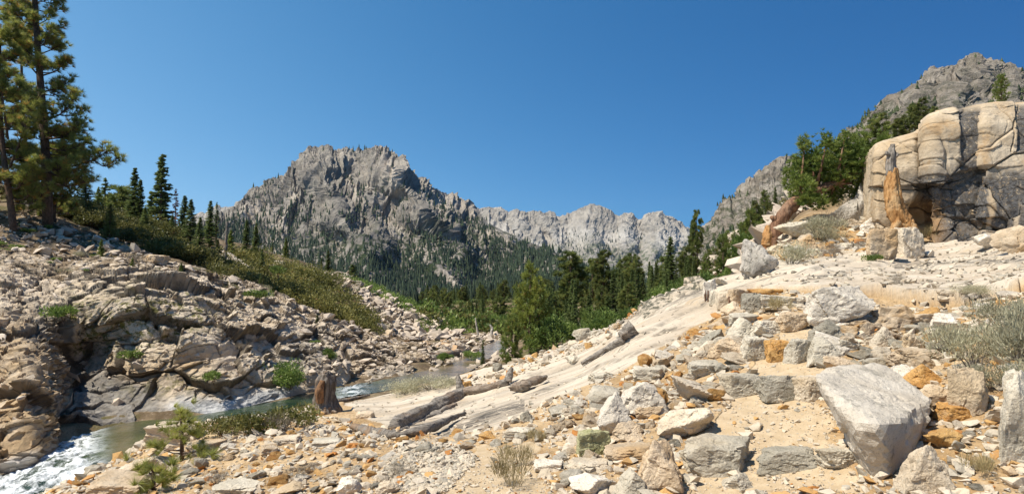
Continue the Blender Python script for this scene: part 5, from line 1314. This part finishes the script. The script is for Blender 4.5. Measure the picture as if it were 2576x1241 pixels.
for key, u, vb, w, lab in (("sage", 1988, 664, 90, "pale green sagebrush right of the speckled boulder"), ("sage", 2058, 600, 90, "yellowish sage on the terrace slope"), ("sage", 2088, 608, 60, "rounded sage beside the terrace rubble"), ("dry", 2108, 572, 70, "grey brown dry bush under the juniper crown"), ("sage", 2160, 535, 80, "pale grassy sage below the outcrop corner"), ("dry", 2098, 648, 60, "dry twiggy bush in the terrace rubble"), ("sage", 2185, 530, 60, "small pale sage beside the snag"), ("dry", 2165, 628, 40, "dark dry bush left of the granite cubes"), ("tuft", 2332, 612, 44, "yellow grass clump in the recess of the outcrop"), ("herb", 2202, 655, 36, "small green plant at the foot of the granite cubes"), ("dry", 2280, 645, 60, "dry low brush at the foot of the right granite cube"), ("herb", 2195, 800, 40, "low green plant beside the huge white boulder"), ("tuft", 1966, 788, 44, "dry grass under the bluish capstone"), ("dry", 2260, 712, 40, "dry clump in the slab crack")):
    near(key, u, vb, w, {"sage": .8, "dry": .8, "tuft": .35, "herb": .5}[key], "sagebrush" if key == "sage" else "grass_tuft" if key == "tuft" else "shrub", lab, "bush", None, 1.1)
for key, u, vb, w, lab in (("manz", 640, 1092, 110, "low dark green bush on the bank right of the sapling, middle one"), ("manz", 560, 1098, 90, "low olive bush beside the sapling"), ("manz", 735, 1078, 110, "olive grey bush left of the stump"), ("dry", 690, 1088, 80, "dry brown bush between the olive ones"), ("sage", 1010, 990, 120, "long strip of pale sage at the slab's lower edge, left end"), ("sage", 1085, 978, 110, "pale sage strip at the slab's lower edge, middle"), ("sage", 1140, 966, 60, "pale sage at the slab's lower edge, right end"), ("tuft", 1300, 1165, 60, "dry grass tuft beside the dusty path"), ("tuft", 1288, 1225, 80, "brown grass clump at the bottom edge by the path"), ("dry", 760, 1200, 60, "sparse dry weed in the foreground gravel"), ("dry", 545, 1215, 60, "straw coloured weed in front of the bottom boulder"), ("dry", 330, 1235, 80, "dead twigs on the tan ledge at the bottom left"), ("tuft", 1345, 1110, 40, "dry grass on the slope above the path"), ("dry", 1000, 1195, 60, "dry weed in the pebbles at the picture bottom"), ("tuft", 2470, 1190, 60, "withered grass by the right edge boulder"), ("dry", 2440, 1168, 40, "reddish dry weed at the lower right")):
    near(key, u, vb, w, {"sage": .8, "dry": .8, "tuft": .35, "manz": 1.6}[key], "grass_tuft" if key == "tuft" else "shrub", lab, "bush", None, 1.0 if key != "sage" else .5)
for key, u, vb, w, hs, d, lab in (("willow", 728, 985, 80, 1.0, 33.2, "bright green willow hanging on the far rock face"), ("herb", 538, 955, 44, 1.2, 29.8, "green fern clump in a crack of the rock face"), ("willow", 830, 905, 34, 1.0, 37.5, "small green bush at the foot of the far bank"), ("herb", 160, 800, 60, 1.2, 30.0, "green plant in the notch at the left of the rock face"), ("willow", 1190, 905, 40, .6, 47, "low green bush at the far bank of the pool"), ("willow", 1120, 905, 36, .6, 45, "green shrub on the far bank near the drift log"), ("herb", 345, 900, 50, 1., 30.4, "ferns in the dark cave of the rock face"), ("herb", 640, 750, 50, 1., 40, "green tuft on the bench of the rock face"), ("manz", 825, 850, 50, 1., 44, "olive shrub at the end of the rock face"), ("herb", 700, 690, 50, 1., 50, "bright green herb at the lower edge of the manzanita")):
    near(key, u, vb, w, {"willow": 2.2, "herb": .5, "manz": 1.6}[key], "shrub", lab, "bush", None, hs, None, d)
# pine saplings
def sapling(u, vb, vt, tufts_uv, label, lean=0):
    g = ground_at(u, vb)[0]; d = g[1]; rng = np.random.default_rng(int(u))
    root = tag(empty("pine_sapling", g), label, "pine sapling", "young pines on the near bank")
    B, S = Soup(), Soup()
    tp = P(u + lean, vt, d)
    V, T = tube(np.array([g - [0, 0, .1], (g + tp) / 2 + [.01, 0, 0], tp]) - g, [.035, .025, .012], 8); B.add(V, T)
    C = []
    for (tu, tv, n) in tufts_uv:
        e = P(tu, tv, d + rng.uniform(-.25, .25)); f = np.clip((vb - tv - 10) / (vb - vt), .1, .95)
        o = g + (tp - g) * f
        V, T = tube(np.array([o, (o + e) / 2 + [0, 0, -.02], e]) - g, [.014, .010, .006], 5); B.add(V, T)
        for _ in range(n): C.append((e - g + rng.normal(0, .07, 3), unit(e - o + [0, 0, .25] + rng.normal(0, .2, 3))))
    C, Dd = np.array([c[0] for c in C]), np.array([c[1] for c in C])
    tufts(S, C, Dd, rng.uniform(.10, .16, len(C)), 60, .007, rng, rng.uniform(.25, .75, len(C)), .85)
    B.build("trunk", M_bark, root, True); S.build("crown", L_hero, root)
sapling(458, 1158, 1034, [(445, 1040, 5), (470, 1048, 5), (428, 1075, 6), (482, 1068, 5), (420, 1090, 5), (440, 1062, 4), (486, 1085, 4), (460, 1030, 5), (398, 1122, 8), (412, 1130, 6), (492, 1134, 7), (505, 1128, 5), (450, 1092, 4), (476, 1100, 4)], "young pine sapling standing on the bank before the pool", -4)
sapling(384, 1236, 1175, [(370, 1180, 5), (395, 1195, 6), (405, 1212, 5), (362, 1215, 5), (380, 1172, 4), (412, 1200, 4)], "smaller pine seedling below the sapling at the bottom left")
sapling(508, 1172, 1158, [(518, 1156, 4), (512, 1166, 3)], "tiny pine seedling beside the dark stone")
# ------------------------------------------------------------------ masses nobody could count
def tri_faces(poly): return poly
def sample_ground(poly, n, ymin, ymax, rng, wfun=None, jit=0):
    m = inpoly(g_u, g_v, poly) & (yf > ymin) & (yf < ymax)
    idx = np.nonzero(m)[0]
    if not len(idx): return np.zeros((0, 3)), idx
    w = np.ones(len(idx)) if wfun is None else wfun(idx)
    w = w / w.sum()
    k = rng.choice(idx, n, p=w)
    V = np.stack([XX.ravel()[k], YY.ravel()[k], H[k]], 1)
    dl = V[:, 1] * .004
    V[:, 0] += rng.uniform(-1, 1, n) * dl; V[:, 1] += rng.uniform(-1, 1, n) * dl
    V[:, 2] = HF(V[:, 0], V[:, 1])
    return V, k
rng = np.random.default_rng(21)
# pebble shapes
def pebble_shapes(n, flat):
    out = []
    for i in range(n):
        p = unit(rng.normal(0, 1, (11, 3))) * rng.uniform(.7, 1.1, (11, 1)) * [1, rng.uniform(.6, 1), rng.uniform(*flat)]
        b_ = bmesh.new()
        for q_ in p: b_.verts.new(q_)
        r = bmesh.ops.convex_hull(b_, input=b_.verts[:])
        bmesh.ops.delete(b_, geom=[v for v in b_.verts if not v.link_faces], context='VERTS')
        bmesh.ops.triangulate(b_, faces=b_.faces[:])
        b_.verts.index_update()
        out.append((np.array([v.co[:] for v in b_.verts]), np.array([[v.index for v in f.verts] for f in b_.faces])))
        b_.free()
    return out
SHP = pebble_shapes(24, (.35, .75))
m = NT("loose_stone", .92, .2); co = m.coord(); t = m.attr("tint")
c = m.mix(m.ramp(t, 0, .25), (.25, .225, .175), (.42, .375, .30)); c = m.mix(m.ramp(t, .25, .5), c, (.56, .47, .35)); c = m.mix(m.ramp(t, .5, .8), c, (.60, .52, .41)); c = m.mix(m.ramp(t, .84, .88), c, (.52, .31, .12)); c = m.mix(m.ramp(t, .95, .98), c, (.42, .18, .05))
c = m.mix(m.ramp(m.noise(co, 24, 5, .75), .5, .68, 0, .45), c, (.22, .18, .13))
M_loose = m.done(c, m.bump(m.noise(co, 30, 5, .7), .02, .8))
def scatter(name, P0, size, tint, mat, sink=.25):
    S = Soup()
    k = rng.integers(0, len(SHP), len(P0))
    for s in range(len(SHP)):
        ii = np.nonzero(k == s)[0]
        if not len(ii): continue
        V, T = SHP[s]
        a = rng.uniform(0, 6.283, len(ii)); ca, sa = np.cos(a), np.sin(a)
        tl = rng.normal(0, .25, (len(ii), 2))
        x = V[None, :, 0] * ca[:, None] - V[None, :, 1] * sa[:, None]; y = V[None, :, 0] * sa[:, None] + V[None, :, 1] * ca[:, None]
        z = V[None, :, 2] + x * tl[:, :1] + y * tl[:, 1:]
        W = np.stack([x, y, z + .45 - sink], -1) * size[ii][:, None, None] + P0[ii][:, None]
        n = len(V)
        S.add(W.reshape(-1, 3), (T[None] + (np.arange(len(ii)) * n)[:, None, None]).reshape(-1, 3), np.repeat(tint[ii], n))
    return S.build(name, mat, kind='stuff')
def tints(n, warm=.14): 
    t = rng.beta(2.6, 1.7, n) * .82
    return np.where(rng.random(n) < warm, rng.uniform(.86, 1, n), t)
FORE = [(60, 1260), (250, 1170), (420, 1090), (600, 1050), (800, 1035), (980, 1085), (1130, 1100), (1290, 1052), (1500, 960), (1640, 890), (1760, 815), (1850, 770), (1900, 740), (2040, 735), (2160, 760), (2430, 770), (2600, 740), (2950, 740), (3000, 1260)]
notslab = lambda idx: np.clip(1 - g_slab[idx] - .95 * g_trail[idx], .03, 1)
A, k1 = sample_ground(FORE, 13000, 3.5, 24, rng, notslab)
sz = .012 + .045 * rng.pareto(2.6, len(A)).clip(0, 3)
scatter("gravel", A, sz.clip(.012, .11) * np.clip(A[:, 1] / 9, .8, 1.6), tints(len(A)), M_loose)
A, _ = sample_ground(STEPS, 1500, 3.5, 11, rng)
scatter("trail_grit", A, .006 + .010 * rng.pareto(2.4, len(A)).clip(0, 3), tints(len(A), .1), M_loose)
A, _ = sample_ground(TRAIL, 700, 3.5, 8, rng)
scatter("trail_grit", A, .006 + .008 * rng.pareto(2.4, len(A)).clip(0, 3), tints(len(A), .1), M_loose)
PEB = [(1000, 1241), (960, 1160), (1010, 1120), (1150, 1110), (1200, 1150), (1120, 1241)]
A, _ = sample_ground(PEB, 2600, 3.5, 12, rng)
scatter("pebbles", A, rng.uniform(.015, .045, len(A)), tints(len(A), .06) * .8, M_loose)
SLABR = [(1250, 935), (1480, 850), (1640, 775), (1750, 735), (1690, 772), (1600, 815), (1540, 858), (1420, 912), (1330, 945), (1250, 968), (1160, 990), (1150, 960)]
A, _ = sample_ground(SLABR, 900, 9, 24, rng)
scatter("slab_rubble", A, (.03 + .05 * rng.pareto(2.4, len(A)).clip(0, 3)), tints(len(A), .2), M_loose)
TER = [(1850, 700), (1900, 640), (1960, 600), (2060, 560), (2190, 545), (2200, 640), (2090, 662), (1980, 690)]
A, _ = sample_ground(TER, 900, 14, 25, rng)
scatter("terrace_rubble", A, (.05 + .07 * rng.pareto(2.4, len(A)).clip(0, 3)), tints(len(A), .2), M_loose)
UPS = [(1850, 720), (2200, 655), (2560, 628), (2600, 760), (2400, 775), (2150, 745)]
A, _ = sample_ground(UPS, 460, 8, 18, rng)
scatter("slab_chips", A, rng.uniform(.02, .09, len(A)), tints(len(A), .1) * .7, M_loose)
A, _ = sample_ground(SLAB, 700, 8, 24, rng)
scatter("slab_chips", A, rng.uniform(.015, .06, len(A)), tints(len(A), .12) * .8, M_loose)
# talus on the far ridge and stones on the left hillside
m = NT("talus_stone", .92, .2); co = m.coord(); t = m.attr("tint")
c = m.mix(m.ramp(t, 0, .4), (.30, .25, .19), (.46, .38, .295)); c = m.mix(m.ramp(t, .4, .8), c, (.58, .485, .385)); c = m.mix(m.ramp(t, .84, .9), c, (.46, .31, .18))
c = m.mix(m.ramp(m.noise(co, 6, 6, .75), .52, .7, 0, .5), c, (.2, .18, .15))
M_talus = m.done(c, m.bump(m.noise(co, 8, 5, .7), .05, .8))
TAL = [(800, 690), (860, 690), (960, 745), (1070, 790), (1170, 838), (1140, 870), (1060, 850), (1010, 850), (960, 830), (900, 760)]
A, _ = sample_ground(TAL, 3000, 44, 82, rng)
scatter("talus", A, (.14 + .16 * rng.pareto(2.2, len(A)).clip(0, 4)), rng.beta(2.2, 1.2, len(A)) * .84, M_talus, .1)
BK = [(740, 800), (950, 840), (1100, 870), (1180, 860), (1170, 900), (1100, 920), (950, 940), (850, 900)]
A, _ = sample_ground(BK, 1500, 36, 62, rng)
scatter("bank_stones", A, (.09 + .10 * rng.pareto(2.2, len(A)).clip(0, 4)), tints(len(A), .25), M_talus, .1)
HL = [(-20, 545), (130, 540), (330, 620), (520, 690), (700, 735), (780, 800), (700, 770), (560, 720), (420, 690), (250, 690), (-20, 700)]
A, _ = sample_ground(HL, 1500, 34, 62, rng)
scatter("hillside_stones", A, (.07 + .10 * rng.pareto(2.2, len(A)).clip(0, 5)), rng.beta(2, 1.2, len(A)) * .82, M_talus, .1)
fq = Vf.reshape(nt_f, nu_f, 3)
sel = rng.integers(0, nt_f * nu_f, 4200); tsel = np.repeat(np.linspace(0, 5, nt_f), nu_f)[sel]; usel = np.tile(uu_f, nt_f)[sel]
keep = (rng.random(len(sel)) < np.where(usel > 760, .8, np.where(tsel > 3.2, .22, .04))) & (tsel > .3) & (tsel < 4.6)
sel = sel[keep]
scatter("cliff_rubble", Vf[sel], (.08 + .12 * rng.pareto(2.2, len(sel)).clip(0, 4)), rng.beta(2, 1.3, len(sel)) * .82, M_talus, .25)
RSL = [(1740, 720), (1800, 640), (1900, 580), (2000, 505), (2100, 440), (2180, 420), (2100, 560), (1950, 610), (1860, 690)]
A, _ = sample_ground(RSL, 1500, 26, 75, rng)
scatter("hillside_stones", A, (.15 + .22 * rng.pareto(2.0, len(A)).clip(0, 5)), rng.beta(2, 1.2, len(A)) * .82, M_talus, .1)
BAR = [(1050, 925), (1130, 895), (1200, 865), (1270, 850), (1300, 870), (1230, 920), (1100, 960)]
A, _ = sample_ground(BAR, 900, 36, 75, rng)
scatter("gravel_bar", A, (.10 + .12 * rng.pareto(2.2, len(A)).clip(0, 4)), rng.beta(2, 1.3, len(A)) * .82, M_talus, .2)
# individual larger loose stones
def loose(poly, n, px, ymin, ymax, label, group, mats, mind=16, wf=lambda i: np.clip(1 - g_trail[i], .01, 1)):
    A, k = sample_ground(poly, n * 6, ymin, ymax, rng, wf)
    u, v = proj(A); got = []
    for i in range(len(A)):
        if len(got) >= n: break
        if all((u[i] - a) ** 2 + 3 * (v[i] - b_) ** 2 > mind ** 2 for a, b_ in got):
            got.append((u[i], v[i]))
            w = rng.uniform(*px) / F * A[i, 1] * (1.5 if rng.random() < .12 else 1)
            mt = mats[rng.integers(len(mats))]
            me = STM[mt][rng.integers(len(STM[mt]))]
            o = bpy.data.objects.new("loose_stone", me); COL.objects.link(o)
            o.location = A[i] - [0, 0, .12 * w]
            o.rotation_euler = (rng.normal(0, .2), rng.normal(0, .2), rng.uniform(0, 6.28)); o.scale = (w, w * rng.uniform(.6, 1), w * rng.uniform(.5, .9))
            if isinstance(label, dict): lb = label[mt]
            else: lb = label
            tag(o, lb, "stone", group + " " + mt)
STM = {}
for mt in ("pale", "white", "grey", "tan", "orange", "dark"):
    STM[mt] = [stone_mesh("loose_stone", ["angular", "block", "wedge", "angular"][s], (1, 1, .7), 900 + s + 10 * len(STM), SM[mt], 3, 22, link=False, rough=.05).data for s in range(4)]
TN = {"pale": "pale", "white": "whitish", "grey": "grey", "tan": "tan", "orange": "rust orange", "dark": "dark grey"}
MIXT = ["pale", "pale", "white", "grey", "grey", "tan", "tan", "orange", "dark"]
lab_ = lambda w: {k_: f"{v_} angular stone {w}" for k_, v_ in TN.items()}
LFT = [(1480, 1010), (1640, 900), (1770, 820), (1850, 800), (1880, 900), (1820, 1000), (1750, 1090), (1500, 1100), (1400, 1060)]
loose(LFT, 70, (24, 66), 5, 14, lab_("in the rubble left of the trail steps"), "rubble left of the steps", MIXT, 22)
RGT = [(2060, 850), (2170, 800), (2330, 800), (2420, 800), (2380, 960), (2300, 930), (2060, 930)]
loose(RGT, 52, (24, 66), 5, 11, lab_("in the rubble right of the trail steps"), "rubble right of the steps", MIXT, 22)
loose([(2330, 1140), (2450, 960), (2520, 1000), (2490, 1240), (2300, 1241)], 16, (16, 34), 3.8, 6, lab_("in the dirt at the lower right corner"), "stones at the lower right", MIXT, 26)
loose([(1400, 1100), (1720, 1100), (1720, 1241), (1380, 1241)], 22, (18, 44), 4, 7, lab_("at the foot of the rubble beside the path"), "stones beside the path", MIXT, 24)
loose([(130, 1241), (420, 1110), (800, 1050), (1000, 1100), (1150, 1130), (1050, 1241)], 70, (16, 46), 5, 16, lab_("in the ochre gravel of the near bank"), "stones on the near bank", MIXT + ["white", "pale"], 24)
loose([(1000, 1120), (1290, 1060), (1480, 1000), (1430, 1080), (1250, 1150), (1100, 1150)], 34, (18, 46), 5, 13, lab_("on the slope between the log and the path"), "stones on the slope above the path", MIXT, 22)
loose(SLABR, 14, (16, 34), 9, 24, lab_("among the chips on the slab crest"), "stones on the slab crest", MIXT, 20)
loose(TER, 36, (20, 50), 14, 25, lab_("in the terrace rubble below the juniper"), "stones on the juniper terrace", ["pale", "tan", "tan", "grey", "white", "orange"], 20)
loose([(2200, 800), (2430, 770), (2560, 740), (2560, 800), (2400, 830)], 14, (20, 44), 6, 12, lab_("under the rock ledge at the right"), "stones under the right ledge", ["pale", "grey", "white"], 22)
# distant forest, one mass
def mini_trees(name, pts, hs, mat, wr=.2):
    n = len(pts); S = Soup()
    a0 = rng.uniform(0, 6.28, n)
    for (z0, z1, r) in ((.08, .62, 1.), (.38, 1.0, .62)):
        ap = pts + np.stack([0 * hs, 0 * hs, z1 * hs], 1)
        ring = [pts + np.stack([np.cos(a0 + j * 1.2566) * hs * wr * r * rng.uniform(.7, 1.2, n), np.sin(a0 + j * 1.2566) * hs * wr * r * rng.uniform(.7, 1.2, n), z0 * hs], 1) for j in range(5)]
        for j in range(5): S.tris(ap, ring[j], ring[(j + 1) % 5], np.clip(np.repeat(rng.uniform(0, .7, 1), n) * 0 + tn_, 0, .9))
    return S.build(name, mat, kind='stuff')
def grow(name, G, U, Vv, n, wfun, hs, mat, wr=.2):
    global tn_
    w = wfun(U.ravel(), Vv.ravel(), G.reshape(-1, 3)).clip(0, None)
    k = rng.choice(len(w), n, p=w / w.sum())
    pts = G.reshape(-1, 3)[k] + rng.normal(0, 1, (n, 3)) * [2, 2, 0] * (hs[1] / 12)
    tn_ = rng.uniform(0, .8, n)
    mini_trees(name, pts, rng.uniform(hs[0], hs[1], n), mat, wr)
L_far = mat_leaf("distant_needles", (.02, .036, .02), (.06, .085, .04), (.1, .08, .04), .7, .15)
L_far2 = mat_leaf("distant_needles_warm", (.03, .045, .018), (.08, .10, .035), (.1, .08, .04), .7, .1)
top_ = lambda u: np.interp(u, MS[:, 0], MS[:, 1])
grow("distant_forest", MG, MU, MV, 17000, lambda u, v, q: (v > top_(u) - 2) * (v < 812) * ((.10 + smooth(440, 680, v) * 1.1) * smooth(-.3, .3, fbm(q / 120, 4, 301) + .35 * smooth(560, 760, v)) + .55 * smooth(760, 560, u) * smooth(0, 60, v - top_(u) + 25) * smooth(-.1, .3, fbm(q / 80, 3, 302) + .15)) * (1 - .9 * np.maximum.reduce([np.exp(-((u - a - s * (v - b_)) / c_) ** 2 - ((v - b_) / e_) ** 2) for a, b_, c_, e_, s in ((965, 545, 26, 50, .55), (1150, 715, 30, 32, .9), (1000, 590, 24, 30, .6))])), (4, 16), L_far)
grow("distant_forest", FG, FU, FV, 1500, lambda u, v, q: (v > 560) * (v < 720) * smooth(575, 680, v) * smooth(0, .3, fbm(q / 260, 4, 303)), (14, 26), L_far)
grow("hillside_trees", BG, BU, BV, 700, lambda u, v, q: (v > 410) * (v < 690) * (.05 + smooth(430, 600, v)) * smooth(-.1, .3, fbm(q / 40, 3, 304)), (2.5, 6.5), L_far2, .3)
grow("hillside_trees", CG, CU, CV, 900, lambda u, v, q: (v > 150) * (v < 420) * (.25 + .8 * smooth(200, 340, v)) * smooth(-.05, .3, fbm(q / 22, 3, 305)), (1.6, 4.6), L_far2, .34)
VAL = [(960, 700), (1740, 640), (1760, 760), (1600, 840), (1300, 860), (1100, 840), (960, 800)]
A, _ = sample_ground(VAL, 2600, 235, 640, rng)
tn_ = rng.uniform(0, .8, len(A))
mini_trees("valley_forest", A - [0, 0, .3], rng.uniform(5, 10, len(A)), L_far)
# ground cover: manzanita slope and willow scrub
def cover(name, poly, n, ymin, ymax, rad, hgt, leaf, mat, k=60):
    A, _ = sample_ground(poly, n, ymin, ymax, rng)
    S = Soup(); n = len(A)
    r = rng.uniform(*rad, n); c = np.repeat(A, k, 0); rr = np.repeat(r, k)
    dv = unit(rng.normal(0, 1, (n * k, 3))); dv[:, 2] = np.abs(dv[:, 2])
    hv = np.repeat(hgt * rng.uniform(.5, 1.35, n), k)
    p = c + dv * rr[:, None] * (rng.uniform(.5, 1.05, n * k) ** .5)[:, None] * np.stack([1 + 0 * hv, 1 + 0 * hv, hv], 1)
    d = unit(dv * .7 + rng.normal(0, .6, dv.shape) + [0, 0, .3])
    blades(S, p, d, leaf * rng.uniform(.6, 1.3, n * k), leaf * .62, np.clip(np.repeat(rng.uniform(.05, .8, n), k) + rng.normal(0, .12, n * k), 0, 1), rng)
    return S.build(name, mat, kind='stuff')
MZ = [(600, 650), (640, 660), (700, 668), (760, 680), (830, 705), (885, 745), (930, 800), (950, 826), (925, 840), (870, 815), (800, 780), (720, 745), (650, 715), (590, 690), (545, 680)]
cover("manzanita_thicket", MZ, 240, 42, 85, (.4, 1.7), .95, .19, L_manz, 190)
cover("manzanita_thicket", [(540, 660), (600, 640), (640, 650), (600, 700), (540, 700)], 70, 42, 85, (.4, 1.1), .9, .17, L_manz, 90)
WS = [(850, 698), (930, 722), (1010, 752), (1080, 785), (1180, 832), (1185, 846), (1130, 838), (1060, 800), (980, 762), (900, 730)]
cover("willow_scrub", WS, 420, 50, 85, (.35, .8), 1.0, .2, L_will, 55)
cover("willow_scrub", [(1060, 790), (1110, 800), (1150, 840), (1090, 838), (1060, 830)], 110, 48, 80, (.4, .8), .9, .2, L_will, 55)
cover("green_groundcover", [(120, 490), (230, 505), (250, 525), (120, 510)], 70, 40, 70, (.5, .9), .5, .2, L_will, 50)
cover("valley_scrub", [(1060, 740), (1420, 740), (1420, 862), (1270, 862), (1180, 840), (1060, 815)], 330, 66, 240, (.8, 2.0), .9, .45, L_will, 60)
cover("valley_scrub", [(1060, 740), (1420, 740), (1420, 862), (1270, 862), (1180, 840), (1060, 815)], 260, 66, 240, (.8, 2.0), .9, .45, L_manz, 60)
cover("slope_scrub", [(1720, 700), (1800, 610), (1900, 560), (1990, 490), (2000, 560), (1900, 640), (1840, 680)], 130, 32, 75, (.4, 1.1), .9, .22, L_manz, 70)
MB = [(90, 505), (250, 525), (330, 560), (420, 590), (520, 640), (560, 690), (480, 660), (400, 640), (330, 610), (200, 560), (110, 525)]
A, _ = sample_ground(MB, 70, 40, 75, rng)
for a in A:
    plant("manz", a - [0, 0, .1], rng.uniform(1.0, 1.9), "manzanita_bush", "rounded olive manzanita on the left hillside below the ridge trees", "bush", "manzanita bushes on the left hillside")
A, _ = sample_ground(HL, 26, 36, 60, rng)
for a in A:
    plant(["dry", "sage", "herb"][rng.integers(3)], a - [0, 0, .03], rng.uniform(.7, 1.5), "shrub", "small dull tuft on the stony left hillside", "bush", "small tufts on the left hillside")
sel = rng.choice(np.nonzero((np.repeat(np.linspace(0, 5, nt_f), nu_f) > 1.2) & (np.repeat(np.linspace(0, 5, nt_f), nu_f) < 4.6))[0], 26)
for i in sel:
    plant(["herb", "dry"][rng.integers(2)], Vf[i] - [0, 0, .03], rng.uniform(.6, 1.3), "shrub", "small plant growing in a crack of the rock face", "bush", "plants in cracks of the rock face")

# ------------------------------------------------------------------ thin mountain air
hx, hy0, hy1, hz0, hz1 = 7000., -300., 7200., -140., 900.
HV = np.array([[x, y, z] for x in (-hx, hx) for y in (hy0, hy1) for z in (hz0, hz1)])
HQ = [[0, 1, 3, 2], [4, 6, 7, 5], [0, 4, 5, 1], [2, 3, 7, 6], [0, 2, 6, 4], [1, 5, 7, 3]]
m = bpy.data.materials.new("mountain_air"); m.use_nodes = True
nt_ = m.node_tree; nt_.nodes.remove(nt_.nodes["Principled BSDF"])
pv = nt_.nodes.new("ShaderNodeVolumePrincipled")
pv.inputs["Color"].default_value = (.55, .75, 1, 1)
pv.inputs["Density"].default_value = 2e-5
nt_.links.new(pv.outputs[0], nt_.nodes["Material Output"].inputs["Volume"])
build("haze", HV, HQ, m, smoothed=False, kind='stuff')
